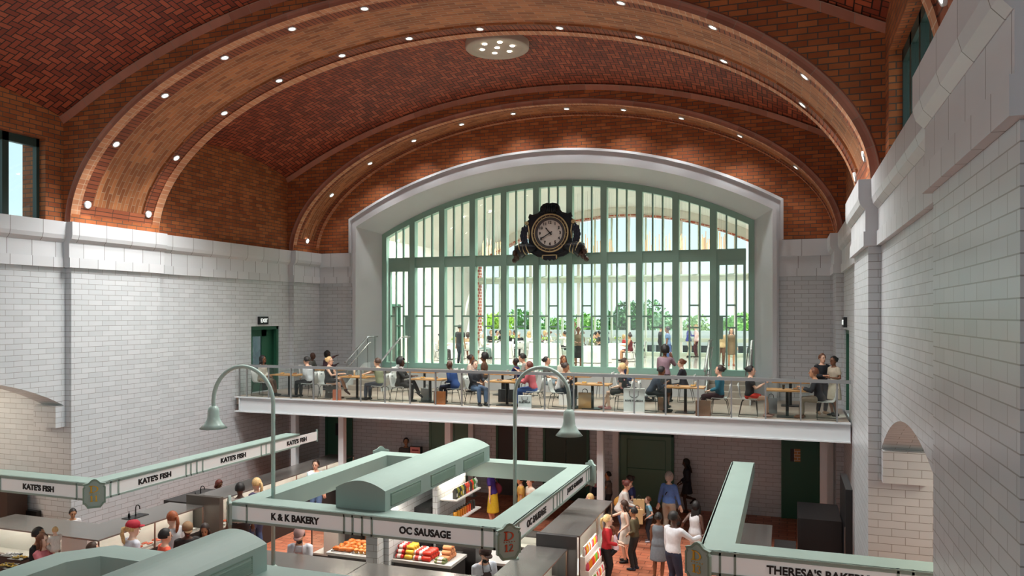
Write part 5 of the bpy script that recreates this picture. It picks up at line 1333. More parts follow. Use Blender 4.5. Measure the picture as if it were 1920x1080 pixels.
person('man in a dark blazer, grey tee and blue jeans facing the room', LX(3), 23.3, MZ, -35, skin='fair', hair=('short','brown'), top=((48,50,58),'long'), bottom=('trousers',(92,112,144)), lean=.0, hands=[(.3,.2,.72),(.34,-.1,.7)], coat=True, extra=(collar((150,148,148)),), **S_)
person('person in a pink hoodie and blue jeans seated behind the lamp pole', RXX(3)-.05, 23.35, MZ, 180, skin='light', hair=('short','auburn'), top=((206,98,108),'long'), bottom=('trousers',(66,102,170)), lean=.2, hands=onT, **S_)
person('woman with brown bun in a grey white top and dark jeans, under the lamp arch', LX(4), 23.35, MZ, 0, skin='tan', hair=('bun','darkbrown'), top=((196,194,194),'long'), bottom=('trousers',(40,48,64)), lean=.3, nod=18, hands=[(.3,.1,.82),(.34,-.06,.84)], fem=True, extra=(phone(0),), **S_)
def floral(t, P, arms, HM, legs):
    m = MB(); rnd = random.Random(4)
    for k in range(14):
        a = rnd.uniform(-2.6,2.6); h = rnd.uniform(.02,.42); c = P['pelvis']+P['dv']*h + Vector((.125*cos(a), .155*sin(a), 0)); m.ell(tuple(c), (.026,.026,.026), 7, 5)
    m.build('floral_print', mat('pink_flower_print', (224,150,150), .7), t, True)
person('girl with blond ponytail in a black floral dress and high heels', RXX(4), 23.35, MZ, 180, skin='fair', hair=('pony','blond'), top=((26,24,28),'sdress'), bottom=('none',None,.4), feet=[(.40,.04,.11),(.56,-.05,.12)], hands=lap, fem=True, shoes=(196,140,140), extra=(floral,), **S_)
person('man in dark denim bending over the sixth table, half hidden', LX(5), 23.35, MZ, 12, skin='brown', hair=('short','black'), top=((44,54,68),'long'), bottom=('trousers',(34,38,42)), lean=.5, nod=20, hands=onT, **S_)
person('woman with dark bun in a teal top and burgundy trousers', RXX(5), 23.35, MZ, 180, skin='light', hair=('bun','darkbrown'), top=((28,104,128),'long'), bottom=('trousers',(62,30,38)), lean=.0, hands=lap, fem=True, nod=-8, feet=[(.42,.08,.09),(.5,-.06,.09)], **S_)
person('woman in a black top and bright red skirt at the rightmost table', LX(6), 23.35, MZ, 0, skin='light', hair=('bun','black'), top=((26,24,26),'short'), bottom=('skirt',(226,58,42),.25), lean=.05, hands=[(.34,.1,.86),(.36,-.08,.88)], fem=True, shoes=(160,120,110), **S_)
person('man in a dark jacket and beige trousers seated at the rightmost table', RXX(6)-.15, 23.4, MZ, 180, skin='tan', hair=('short','chestnut'), top=((32,34,42),'long'), bottom=('trousers',(160,142,124)), lean=.22, hands=onT, coat=True, shoes=(110,66,44), **S_)
p = atZ(1541, 778, MZ); person('man in a dark shirt standing with a white cup at the mezzanine right end', p[0], p[1]+.25, MZ, -60, 1.03, skin='light', hair=('short','chestnut'), top=((30,34,42),'long'), bottom=('trousers',(34,38,48)), hands=[(.24,.04,1.12),(.26,-.08,1.12)], shoes=(150,116,90))
p = atZ(1566, 782, MZ); person('woman in a cream knee length dress standing beside the man with the cup', p[0], p[1]+.25, MZ, -140, 1.0, skin='brown', hair=('bun','black'), top=((190,180,160),'sdress'), bottom=('none',None,.45), hands=[(.22,.1,1.12),(.24,-.05,1.14)], fem=True, shoes=(24,22,22))
p = atZ(1238, 752, MZ); person('woman with black afro in a mauve shirt standing with her back to the hall', -3.65, 24.6, MZ, 80, 1.12, skin='brown', hair=('afro','black'), top=((142,118,130),'long'), bottom=('skirt',(26,26,32),.5), hands=[(.25,.1,1.25),(.28,-.12,1.42)], fem=True, look=25, shoes=(30,26,26))
# --- rear row
person('man in a grey sweater seated at the leftmost rear table', -17.95, 26.3, MZ, 10, skin='dark', hair=('bald','black'), top=((104,104,100),'long'), bottom=('trousers',(34,34,40)), lean=.22, hands=onT, **S_)
person('woman in a mauve top raising her hand beside the man in the grey sweater', -17.55, 26.9, MZ, 0, skin='dark', hair=('curly','black'), top=((104,80,90),'long'), bottom=('trousers',(30,30,36)), lean=.1, hands=[(.4,.1,.86),(.62,-.2,1.22)], fem=True, **S_)
person('woman with dark bun in a cream top and tan skirt', -11.0, 26.3, MZ, 8, skin='brown', hair=('bun','darkbrown'), top=((214,196,184),'short'), bottom=('skirt',(196,120,70),.4), lean=.06, fem=True, hands=lap, **S_)
person('woman with large afro hair in a brown top behind the cream topped woman', -10.75, 27.1, MZ, 190, skin='brown', hair=('afro','black'), top=((92,66,52),'short'), bottom=('trousers',(40,34,32)), lean=.0, fem=True, hands=lap, **S_)
person('boy in a navy blue top seated at the rear table, facing left', -9.25, 26.6, MZ, 180, 1.0, sit=True, skin='dark', hair=('short','black'), top=((36,42,100),'long'), bottom=('trousers',(30,32,40)), lean=.1, hands=onT)
person('man with black hair in a grey tee leaning over the rear table', -8.7, 26.5, MZ, 190, skin='light', hair=('short','black'), top=((140,138,132),'short'), bottom=('trousers',(44,46,52)), lean=.42, nod=10, hands=onT, sit=True, sc=1.18)
person('woman with dark bun in a grey tee and denim shorts on a rear chair', -7.95, 26.0, MZ, 8, skin='light', hair=('bun','black'), top=((84,84,82),'short'), bottom=('shorts',(126,146,158)), lean=-.02, nod=-12, fem=True, hands=lap, shoes=(40,36,36), **S_)
person('woman with long brown hair in a cream top beside the lamp arch', -7.62, 26.9, MZ, -50, skin='tan', hair=('long','chestnut'), top=((216,212,198),'long'), bottom=('trousers',(90,100,120)), fem=True, hands=lap, **S_)
person('bearded man in a navy suit and white collar seated with legs stretched', -5.2, 26.0, MZ, 0, skin='fair', hair=('short','brown'), top=((40,52,90),'long'), bottom=('trousers',(28,32,48)), feet=[(.75,.1,.09),(.8,-.1,.09)], lean=.0, hands=lap, coat=True, extra=(collar(),), **S_)
person('woman with a blond bun in a black blazer at the rear table', -3.25, 26.2, MZ, 180, skin='fair', hair=('bun','chestnut'), top=((34,36,46),'long'), bottom=('trousers',(30,30,36)), lean=.1, coat=True, fem=True, hands=onT, extra=(collar(),), **S_)
# --- banquet room
def round_table(px, py, lab, r=.8):
    p = atZ(px, py, BZ)
    if p[1] > 39.3: p = atY(px, py, 39.3)
    x, y = max(p[0], -16.15), p[1]
    t = thing('round_table', lab, 'table', (x,y,BZ), 0, 'round banquet tables')
    m = MB(); m.lathe([(r*.95,.70),(r*.95,.725)], 24); m.build('tabletop', WOOD, t); m = MB(); m.lathe([(.3,0),(.06,.05),(.05,.7)], 12); m.build('pedestal', VDARK, t)
    m = MB(); n = 48; R = []
    for q, z_ in ((0,.742),(.97,.742),(1.0,.73),(1.02,.5),(1.05,.25),(1.09,.02)):
        R.append([(r*q*(1+(.035*cos(k*2*pi*12/n) if z_ < .7 else 0))*cos(2*pi*k/n)+x, r*q*(1+(.035*cos(k*2*pi*12/n) if z_ < .7 else 0))*sin(2*pi*k/n)+y, BZ+z_) for k in range(n)])
    R[0] = [(x+.001*cos(2*pi*k/n), y+.001*sin(2*pi*k/n), BZ+.742) for k in range(n)]
    m.loft(R, False); tag(m.build('tablecloth', cloth((236,234,230)), smooth=True), 'floor length white cloth on the table ' + lab.split('table ')[1], 'tablecloth', 'white tablecloths')
    c = thing('flower_centrepiece', 'green and white flowers on the banquet table ' + lab.split('table ')[1], 'flowers', (x,y,BZ+.745), 0, 'flower centrepieces')
    m = MB(); m.lathe([(.05,0),(.07,.06),(.05,.14)], 12); m.build('vase', PLT, c, True)
    m = MB(); rnd = random.Random(px)
    for k in range(26): a = rnd.random()*6.28; q = rnd.random()*.14; m.ell((q*cos(a), q*sin(a), .2+rnd.random()*.13), (.045,.03,.035), 6, 4)
    m.build('leaves', mat('lime_foliage', (130,160,60), .6), c, True)
    m = MB()
    for k in range(10): a = rnd.random()*6.28; q = .05+rnd.random()*.11; m.ell((q*cos(a), q*sin(a), .22+rnd.random()*.12), (.03,.03,.03), 6, 4)
    m.build('blossoms', mat('cream_blossom', (236,230,206), .6), c, True)
    for k in range(5):
        a = 2*pi*k/5+.3; g = MB(); g.lathe([(.03,0),(.005,.01),(.005,.08),(.035,.11),(.03,.18)], 10, (x+.55*cos(a), y+.55*sin(a), BZ+.745)); tag(g.build('wine_glass', glass('stemware', (225,232,232), .2) if 'stemware' not in _M else _M['stemware'], smooth=True), 'clear wine glass on the banquet table ' + lab.split('table ')[1], 'glass', 'wine glasses on the banquet tables')
    return x, y
_M['stemware'] = glass('stemware', (225,232,232), .2)
BL = 'white clothed round banquet table '
RT = [(852,671,'behind the standing man in black'),(930,671,'by the woman in the black jacket'),(962,664,'where the two men in dark suits sit'),(1022,671,'left of the window column with raised arms'),(1112,679,'by the man with the lanyard'),(1158,672,'beside the woman in the dark red dress')]
TB = [round_table(px, py, 'round ' + BL + n, .8) for px, py, n in RT]
bj = dict(sc=1.0)
BG = 'white shell chairs in the banquet room'
def bp(px, py, lab, face, sit=True, ch=True, **k):
    p = atZ(px, py, BZ); s_ = k.pop('sc', .98)
    if p[1] > 40.7: p = atY(px, py, 40.7)
    if p[0] < -16.6: p = (-16.6, p[1], BZ)
    person(lab, p[0], p[1], BZ, face, s_, sit=sit, **k)
    if sit and ch: chair(p[0], p[1], radians(face), 'white shell chair under the ' + ' '.join(lab.split()[:10]), BZ, 1.0, BG)
wh = (216,212,206)
bp(826, 676, 'dark haired woman in beige at the far left of the banquet room', 0, skin='tan', hair=('bun','black'), top=((190,170,150),'short'), bottom=('trousers',(60,56,56)), fem=True)
bp(862, 684, 'man in a black tee and jeans standing with his back to the hall', 75, sit=False, sc=1.02, skin='tan', hair=('short','darkbrown'), top=((30,30,34),'short'), bottom=('trousers',(44,54,70)))
bp(877, 674, 'woman in a tan striped top seated beside the standing man', 100, skin='brown', hair=('curly','darkbrown'), top=((150,124,92),'long'), bottom=('skirt',(44,40,48)), fem=True)
bp(903, 673, 'grey haired woman in a white blouse and teal trousers', 0, skin='fair', hair=('bob','grey'), top=(wh,'long'), bottom=('trousers',(106,124,122)), fem=True)
bp(921, 664, 'white haired guest in a black jacket at the round table', -60, ch=False, skin='fair', hair=('curly','blond'), top=((28,28,32),'long'), coat=True)
bp(931, 655, 'dark haired guest in white seated beyond the table', -20, skin='light', hair=('short','black'), top=(wh,'long'))
bp(940, 661, 'dark haired guest in black seated beyond the table', 180, skin='light', hair=('curly','black'), top=((34,34,40),'long'), fem=True)
bp(955, 658, 'fair haired guest in black seated left of the two men', 0, skin='fair', hair=('bob','blond'), top=((40,40,40),'long'), fem=True)
bp(966, 653, 'man in a dark suit turning his head at the suits table', 200, skin='tan', hair=('short','black'), top=((32,34,42),'long'), coat=True)
bp(973, 670, 'grey haired man in a dark suit on a white chair seen from behind', 120, skin='tan', hair=('short','grey'), top=((34,36,42),'long'), coat=True)
bp(992, 668, 'blond woman in white seen from behind', 120, skin='fair', hair=('long','blond'), top=((232,230,226),'long'), bottom=('skirt',(226,222,216)), fem=True)
bp(1013, 658, 'small dark haired child at the fourth banquet table', 0, sc=.82, skin='tan', hair=('short','black'), top=(wh,'long'))
bp(1021, 665, 'light haired woman holding a navy bag at the fourth banquet table', 0, skin='fair', hair=('bob','blond'), top=((52,60,110),'short'), fem=True)
bp(1031, 656, 'guest in white with violet hair ribbon at the fourth banquet table', 200, skin='light', hair=('bun','chestnut'), top=(wh,'long'), fem=True)
bp(1060, 668, 'woman in a white and black top with both arms raised', 180, skin='tan', hair=('bun','black'), top=((224,220,214),'long'), bottom=('trousers',(28,26,30)), hands=[(.45,.2,1.15),(.4,-.2,1.2)], fem=True)
bp(1073, 682, 'tall person in brown standing behind the window column', 10, sit=False, sc=1.12, skin='brown', hair=('short','black'), top=((110,84,70),'long'), bottom=('trousers',(120,92,72)))
bp(1084, 690, 'woman with rose headwrap, brown blouse and black pencil skirt standing', -70, sit=False, skin='brown', hair=('short','auburn'), top=((132,108,88),'long'), bottom=('skirt',(22,20,24),.5), hands=[(.22,.1,1.1),(.2,-.12,1.1)], fem=True)
bp(1093, 662, 'guest glimpsed behind the woman in the pencil skirt', 180, skin='brown', hair=('short','auburn'), top=((70,50,46),'long'))
bp(1105, 676, 'man in an olive grey shirt leaning on his hand', 10, skin='light', hair=('short','black'), top=((112,112,92),'long'), bottom=('trousers',(120,120,106)), lean=.25, hands=[(.25,.08,1.0),(.4,-.1,.8)])
bp(1117, 670, 'man in a black shirt with a lanyard at the middle table', 0, skin='tan', hair=('short','black'), top=((24,24,26),'short'), ch=False)
bp(1124, 666, 'man resting his chin beside the man with the lanyard', 180, skin='tan', hair=('short','black'), top=((50,40,38),'long'), ch=False)
bp(1139, 660, 'guest in navy glimpsed at the middle banquet table', 180, skin='fair', hair=('short','darkbrown'), top=((60,60,110),'long'), ch=False)
bp(1169, 668, 'blond child in red beside the woman in the dark red dress', 20, sc=.85, skin='fair', hair=('bob','blond'), top=((196,60,60),'sdress'), fem=True, ch=False)
bp(1182, 678, 'woman with high bun in a dark red dress on a white chair', 180, skin='tan', hair=('topbun','darkbrown'), top=((92,24,34),'dress'), bottom=('none',None,.5), fem=True)
bp(1201, 670, 'guest in black with a ponytail, half hidden by the mullion', 180, skin='tan', hair=('pony','black'), top=((24,24,28),'long'), fem=True)
bp(1238, 676, 'tall guest in a black suit standing right of the tables', 20, sit=False, skin='tan', hair=('bun','black'), top=((26,26,32),'long'), bottom=('trousers',(28,28,34)))
bp(1253, 685, 'woman in an orange and blue outfit standing by the mullion', 180, sit=False, skin='brown', hair=('short','black'), top=((96,122,160),'short'), bottom=('skirt',(54,80,130),.6), fem=True)
bp(1291, 670, 'man in a royal blue jacket and cream trousers holding out his hand', 0, sit=False, skin='light', hair=('short','brown'), top=((64,70,150),'long'), bottom=('trousers',(216,204,180)), hands=[(.05,.2,.85),(.42,-.1,1.15)], coat=True)
bp(1306, 669, 'person in a loose pale pink top and dark trousers by the far glass', 180, sit=False, skin='light', hair=('short','blond'), top=((232,196,196),'long'), bottom=('trousers',(70,30,40)), coat=True)
bp(1352, 686, 'man in a beige blazer and brown trousers walking to the right door', -80, sit=False, skin='tan', hair=('short','darkbrown'), top=((176,152,116),'long'), bottom=('trousers',(92,62,46)), coat=True, extra=(collar((30,28,32)),), sc=.94)
bp(1371, 686, 'woman with long dark hair in a brown sheath dress beside the blazer man', -80, sit=False, skin='tan', hair=('long','darkbrown'), top=((104,86,64),'ldress'), bottom=('none',None,.42), fem=True, sc=.95, shoes=(150,90,70))

# --- ground floor, central aisle
G = 1.13
def gp(px, py, lab, face, sc=G, **k):
    p = atZ(px, py, 0.0); return person(lab, p[0], p[1], 0, face, sc, **k)
def hp_(px, py, lab, face, sc=G, h=1.70, **k):      # placed by the top of the head
    if k.get('sit'): h = 1.3
    p = atZ(px, py, h*sc); return person(lab, p[0], p[1], 0, face, sc, **k)
person('woman in a black jacket and short skirt leaning on the tiled wall', -3.3, 27.65, 0, 195, 1.08, skin='dark', hair=('long','black'), top=((40,42,50),'long'), bottom=('skirt',(34,34,42),.32), feet=[(.05,.08,.08),(-.22,-.05,.42)], hands=[(.2,.1,.95),(.22,-.05,.98)], nod=15, fem=True, shoes=(60,44,38))
gp(1254, 1009, 'older woman with white hair in a blue cardigan, seen from behind', 80, 1.18, skin='fair', hair=('curly','grey'), top=((92,132,200),'long'), bottom=('trousers',(178,172,156)), fem=True, hands=[(.05,.3,.85),(.05,-.3,.85)], extra=(cross((34,32,34)),))
gp(1218, 1016, 'boy in a pale blue tee shirt and dark jeans standing in the aisle', -160, .80, skin='fair', hair=('short','chestnut'), top=((130,184,206),'short'), bottom=('trousers',(36,42,52)), hands=[(.12,.2,.98),(.15,-.2,1.0)], shoes=(190,190,200), lean=.1)
gp(1163, 1017, 'woman in a white jacket with a tan shoulder bag', 5, 1.12, skin='light', hair=('bun','auburn'), top=((214,210,204),'long'), bottom=('trousers',(60,80,112)), lean=.28, nod=18, hands=[(.42,.15,1.0),(.45,-.1,1.02)], fem=True, coat=True, extra=(bagside((196,142,66), 1, .2),))
gp(1186, 1006, 'woman in navy holding two paper bags', 190, 1.10, skin='light', hair=('bun','darkbrown'), top=((34,40,84),'short'), bottom=('trousers',(110,140,164)), lean=.1, nod=18, hands=[(.2,.2,.98),(.2,-.1,1.02)], fem=True)
gp(1173, 1054, 'girl in a sleeveless white dress reaching for the stand', 200, 1.0, skin='fair', hair=('long','brown'), top=((226,222,210),'dress'), bottom=('none',None,.38), hands=[(.15,.2,.95),(.55,-.25,1.18)], fem=True, nod=15, shoes=(30,26,26))
gp(1190, 1068, 'boy in an olive jacket and dark trousers looking left', 175, .98, skin='tan', hair=('short','black'), top=((88,80,56),'long'), bottom=('trousers',(46,48,48)), hands=[(.12,.15,1.0),(.14,-.12,1.0)], shoes=(40,46,58))
gp(1137, 1098, 'girl with long blond ponytail in a red sweater carrying a child', 10, 1.05, skin='fair', hair=('pony','blond'), top=((178,30,40),'long'), bottom=('trousers',(24,22,26)), hands=[(.28,.16,1.05),(.3,-.14,1.05)], fem=True)
p = atZ(1152, 1098, 0); person('small child with brown hair in a white dress held by the girl in red', p[0]+.02, p[1]+.05, .55, 185, .72, sit=True, skin='light', hair=('long','chestnut'), top=((226,204,214),'dress'), bottom=('leggings',(26,24,28),.5), feet=[(.25,.15,-.2),(.2,-.12,-.2)], fem=True, lean=.2)
gp(1108, 1030, 'girl in a pink and white outfit behind the bottle stand', 200, .95, skin='fair', hair=('long','blond'), top=((222,204,206),'short'), bottom=('shorts',(232,228,226)), fem=True)
gp(1142, 972, 'boy in a grey tee leaning behind the end of the tall case', 200, .92, skin='tan', hair=('short','black'), top=((110,104,100),'short'), bottom=('trousers',(50,50,56)), hands=[(.35,.15,.95),(.35,-.15,.95)])
gp(1117, 956, 'girl in a patterned pink top and navy skirt left of the column', 200, .90, skin='light', hair=('bun','brown'), top=((206,150,160),'long'), bottom=('skirt',(36,40,64),.35), hands=[(.3,.1,1.0),(.35,-.12,1.02)], fem=True)
gp(1262, 1121, 'bearded man in a white shirt and blue jeans, seen from behind', 55, 1.22, skin='dark', hair=('short','black'), top=((206,208,214),'long'), bottom=('trousers',(34,44,66)), hands=[(.1,.25,.85),(.45,-.35,1.25)], look=-40, extra=(beard,))
gp(1234, 1088, 'girl in a grey sleeveless dress with black hair, seen from behind', 85, 1.02, skin='brown', hair=('bun','black'), top=((110,118,126),'dress'), bottom=('none',None,.42), fem=True, hands=[(.1,.2,.85),(.1,-.2,.85)], shoes=(30,36,36))
gp(1303, 1072, 'young woman in a white crop top and white trousers stepping away', 60, 1.10, skin='dark', hair=('long','black'), top=((214,216,220),'none'), bottom=('trousers',(206,204,200)), feet=[(.15,.1,.08),(-.42,-.08,.32)], hands=[(-.05,.35,1.05),(.1,-.28,.9)], fem=True, shoes=(24,22,22), look=20)
for (px, py, dy, lab) in ((1199, 968, 0, 'kraft paper bag held by the woman in navy, upper one'), (1194, 982, .12, 'kraft paper bag held by the woman in navy, lower one')):
    p = atZ(px, py, .72*1.1); bag(p[0], p[1]+dy-.1, .34, .42, (206,176,128), lab, .15, None, z=p[2]+(.12 if dy == 0 else 0), d=.14)
# behind the stalls at the back
person('bearded man in a grey tee leaning on the tiled back wall', -14.3, 27.6, 0, -60, 1.17, skin='tan', hair=('short','black'), top=((92,88,84),'long'), bottom=('trousers',(40,42,50)))
hp_(925, 876, 'person in a deep purple top and yellow skirt shopping behind the juice stall', 190, 1.12, skin='light', hair=('bun','black'), top=((58,36,116),'short'), bottom=('skirt',(206,176,40),.55), lean=.2, fem=True, extra=(bagside((120,40,60), -1, .2),))
hp_(978, 893, 'person in a mustard shirt behind the juice stall', 200, 1.05, skin='tan', hair=('short','black'), top=((190,148,70),'short'), bottom=('trousers',(206,200,190)))
hp_(996, 896, 'person in a cream blouse behind the juice stall', 230, 1.05, skin='light', hair=('bun','chestnut'), top=((214,206,190),'long'), bottom=('trousers',(120,90,60)), fem=True)
# stall staff and customers on the left
hp_(904, 1023, 'bearded butcher in a brown flat cap and apron under the sausage sign', -40, 1.2, skin='light', hair=('short','darkbrown'), top=((196,202,212),'long'), bottom=('trousers',(40,40,44)), nod=22, lean=.15, hands=[(.32,.1,1.0),(.32,-.1,1.0)], extra=(beard, cap((74,56,52)), apron((66,54,56))))
hp_(565, 990, 'baker in a pale cap and light shirt looking down behind the bakery counter', -75, 1.2, skin='tan', hair=('short','black'), top=((196,198,208),'short'), bottom=('trousers',(40,40,44)), nod=28, lean=.12, hands=[(.3,.08,1.0),(.3,-.08,1.0)], extra=(beard, cap((176,142,140)), apron((176,140,138))))
hp_(593, 864, 'man in a light blue tee and jeans walking between the stalls', -75, 1.22, skin='light', hair=('short','darkbrown'), top=((186,204,220),'short'), bottom=('trousers',(92,120,160)))
hp_(450, 908, 'man in a grey tee and black trousers at the tall fish case, back turned', 130, 1.34, skin='dark', hair=('short','black'), top=((158,150,142),'short'), bottom=('trousers',(24,24,28)))
hp_(483, 899, 'blond woman facing left near the bakery canopy corner', 170, 1.28, skin='fair', hair=('pony','blond'), top=((60,50,80),'short'), bottom=('trousers',(60,80,120)), fem=True)
hp_(401, 899, 'woman with red headscarf bending behind the tall fish case', 0, .98, skin='brown', hair=('bob','auburn'), top=((36,34,38),'long'), bottom=('trousers',(40,40,44)), lean=.3, nod=25, fem=True)
hp_(136, 955, 'fish seller with a high dark bun behind the left counter', -30, .95, skin='tan', hair=('bun','black'), top=((222,222,222),'long'), bottom=('trousers',(40,40,44)), nod=15, fem=True)
hp_(69, 992, 'tall man with black hair in a black coat in the lower left', 25, 1.2, skin='tan', hair=('short','black'), top=((22,22,24),'long'), bottom=('trousers',(30,30,34)), coat=True)
hp_(77, 1003, 'woman with long brown hair in a pink top holding a baby', 10, 1.14, skin='fair', hair=('long','chestnut'), top=((200,116,124),'short'), bottom=('trousers',(60,60,80)), hands=[(.38,.12,1.1),(.4,-.1,1.12)], fem=True)
p = atZ(108, 1005, 1.9); person('baby in a white romper held by the woman in pink', p[0], p[1]-.05, 1.28, 170, .62, sit=True, skin='fair', hair=('short','blond'), top=((210,206,198),'short'), bottom=('shorts',(206,200,190)), shoes=None, feet=[(.3,.1,.3),(.3,-.1,.3)])
hp_(170, 1020, 'person with brown hair just above the foreground canopy', 60, 1.08, skin='light', hair=('short','brown'), top=((90,90,96),'short'), bottom=('trousers',(40,40,44)))
hp_(245, 981, 'person in a red cap and white coat seen from behind at the fish case', 70, 1.3, skin='fair', hair=('pony','blond'), top=((214,218,228),'long'), bottom=('trousers',(60,60,70)), coat=True, fem=True, look=-20, extra=(cap((172,40,56)),))
hp_(306, 995, 'boy in an orange red shirt at the fish case, back turned', 60, 1.22, skin='light', hair=('short','black'), top=((224,92,64),'short'), bottom=('trousers',(50,50,60)))
hp_(325, 962, 'red haired girl with a ponytail in a striped top and black vest', 170, 1.26, skin='fair', hair=('pony','red'), top=((190,192,194),'long'), bottom=('trousers',(50,60,80)), fem=True)
hp_(350, 980, 'man in a striped cap and black hoodie looking down', -40, 1.18, skin='dark', hair=('short','black'), top=((38,36,36),'long'), bottom=('trousers',(30,30,34)), nod=20, lean=.15, extra=(cap((140,110,80)),))
hp_(385, 983, 'girl with long dark hair and bare shoulders looking down', -60, 1.1, skin='tan', hair=('long','darkbrown'), top=((196,190,184),'none'), bottom=('skirt',(150,146,142),.5), nod=28, fem=True)
# --- grow every body and garment into one continuous skin
TMP = []
for (nm, B, par, mm, vox, ex) in JOBS:
    me = bpy.data.meshes.new('raw'); me.from_pydata([tuple(v) for v in B.v], [], B.f); me.update()
    o = bpy.data.objects.new('raw', me); COL.objects.link(o); r = o.modifiers.new('r', 'REMESH'); r.mode = 'VOXEL'; r.voxel_size = vox; r.adaptivity = 0
    s = o.modifiers.new('s', 'SMOOTH'); s.iterations = 2; s.factor = .5
    TMP.append(o)
bpy.context.view_layer.update(); dg = bpy.context.evaluated_depsgraph_get()
for o, (nm, B, par, mm, vox, ex) in zip(TMP, JOBS):
    me = bpy.data.meshes.new_from_object(o.evaluated_get(dg)); me.name = nm; me.materials.clear(); me.materials.append(mm)
    if ex:
        vs_ = [tuple(v.co) for v in me.vertices]; fs_ = [tuple(p.vertices) for p in me.polygons]; mi = [0]*len(fs_); n2 = bpy.data.meshes.new(nm); n2.materials.append(mm)
        for k, (mb, m2) in enumerate(ex):
            b0 = len(vs_); vs_ += [tuple(v) for v in mb.v]; fs_ += [tuple(i+b0 for i in f) for f in mb.f]
            ix = 0 if m2 == mm else len(n2.materials)
            if ix: n2.materials.append(m2)
            mi += [ix]*len(mb.f)
        n2.from_pydata(vs_, [], fs_); n2.update(); n2.polygons.foreach_set('material_index', mi); bpy.data.meshes.remove(me); me = n2
    me.polygons.foreach_set('use_smooth', [True]*len(me.polygons))
    q = bpy.data.objects.new(nm, me); COL.objects.link(q); q.parent = par
for o in TMP: me = o.data; bpy.data.objects.remove(o); bpy.data.meshes.remove(me)
# ================================================================== camera, sun, sky, lamps
cam = bpy.data.cameras.new('camera'); co = bpy.data.objects.new('camera', cam); COL.objects.link(co)
co.location = (0, 0, CAMZ); co.rotation_euler = (pi/2, 0, TH)
cam.sensor_width = 36; cam.lens = 36*F/1920; cam.shift_y = (Y0-540)/1920; cam.clip_start = .1; cam.clip_end = 600
SC.camera = co
w = bpy.data.worlds.new('sky'); SC.world = w; w.use_nodes = True; nt = w.node_tree
bg = nt.nodes['Background']; tc = nt.nodes.new('ShaderNodeTexCoord'); sp = nt.nodes.new('ShaderNodeSeparateXYZ'); rp = nt.nodes.new('ShaderNodeValToRGB')
nt.links.new(tc.outputs['Generated'], sp.inputs[0]); nt.links.new(sp.outputs[2], rp.inputs[0]); nt.links.new(rp.outputs[0], bg.inputs[0])
e = rp.color_ramp.elements; e[0].position = 0; e[0].color = (.86, .93, .95, 1); e[1].position = .6; e[1].color = (.42, .62, .86, 1)
q = e.new(.12); q.color = (.72, .85, .93, 1)
bg.inputs[1].default_value = 1.5
def sun(name, rot, st, ang, col):
    l = bpy.data.lights.new(name, 'SUN'); l.energy = st; l.angle = ang; l.color = col
    o = bpy.data.objects.new(name, l); COL.objects.link(o)
    d = Vector(rot).normalized(); o.rotation_euler = d.to_track_quat('-Z', 'Y').to_euler(); o.location = (0, 60, 30)
sun('sun', (-.42, -.42, -.80), 9, .01, (1, .95, .86))
def area(name, loc, d, sx, sy, p, col=(1,1,1), spread=pi):
    l = bpy.data.lights.new(name, 'AREA'); l.shape = 'RECTANGLE'; l.size = sx; l.size_y = sy; l.energy = p; l.color = col; l.spread = spread
    o = bpy.data.objects.new(name, l); COL.objects.link(o); o.location = loc
    o.rotation_euler = Vector(d).normalized().to_track_quat('-Z', 'Y').to_euler(); return o
# daylight coming in at the high windows (all but the one left window that the camera sees)
PW = 850
for s in (-1, 1):
    for k, (a, b) in enumerate(BAYS[:3]):
        if k == 2: continue
        l = area('window_daylight', (RX(s, 10.75), (a+b)/2, 10.55), (-s, 0, -.05), 5.6, 2.0, PW*(1 if s > 0 else .35), (.82,.92,1.0))
        d = Vector((-s, 0, -.14)).normalized(); l.data.spread = 2.1
        l.rotation_euler = Matrix((Vector((0,1,0)), d.cross(Vector((0,1,0)))*-1, -d)).transposed().to_euler()
# added soft fill light behind the viewer; the rear wall has no opening
area('rear_fill_light', (HC, REAR+.3, 8.5), (0, 1, -.05), 14, 7, 420, (.88,.94,1.0))
# recessed downlights in the brick arches
dl = None
def downlight(px, py, y, lab, grp, power=14):
    global dl
    p = atY(px, py, y)
    # nearest point of the arch
    best = min(range(401), key=lambda k: (ribP(k/400).x-p[0])**2 + (ribP(k/400).y-p[2])**2); t = best/400
    q = ribP(t, (.03 if y < 25 else .05) if .06 < t < .94 else .0); nrm = ribP(t, -.1) - ribP(t, 0); n3 = Vector((nrm.x, 0, nrm.y)).normalized()
    R = n3.to_track_quat('-Z', 'Y').to_euler()
    if dl is None:
        dl = thing('recessed_downlight', lab, 'downlight', (0,0,0), 0, grp)
        m = MB(); m.lathe([(.11,.03),(.11,-.018),(.08,-.018),(.076,.0)], 24, cap=False); m.build('trim_ring', WHITEM, dl, True)
        m = MB(); m.lathe([(.077,-.006),(.0001,-.006)], 24, cap=False); m.build('lens', LAMPW, dl)
        o = dl
    else: o = dup(dl, label=lab, group=grp)
    o.location = (q.x, y, q.y); o.rotation_euler = R
    l = bpy.data.lights.new('downlight_beam', 'SPOT'); l.energy = power*(50 if q.y > 12 else (12 if q.y > 10.6 else .6)); l.spot_size = 2.1; l.spot_blend = .8; l.shadow_soft_size = .09; l.color = (1,.98,.95)
    lo = bpy.data.objects.new('downlight_beam', l); COL.objects.link(lo); lo.location = Vector((q.x, y, q.y)) + n3*.14; lo.rotation_euler = (0, R.to_matrix().to_euler().y*.25 if False else 0, 0)
for p in [(167,386),(221,275),(312,181),(423,107),(547,54),(685,14),(1162,6),(1335,58),(1499,154),(1607,298)]:
    downlight(*p, 16.5, 'round recessed downlight along the near edge of the wide brick arch', 'downlights on the near edge of the wide arch')
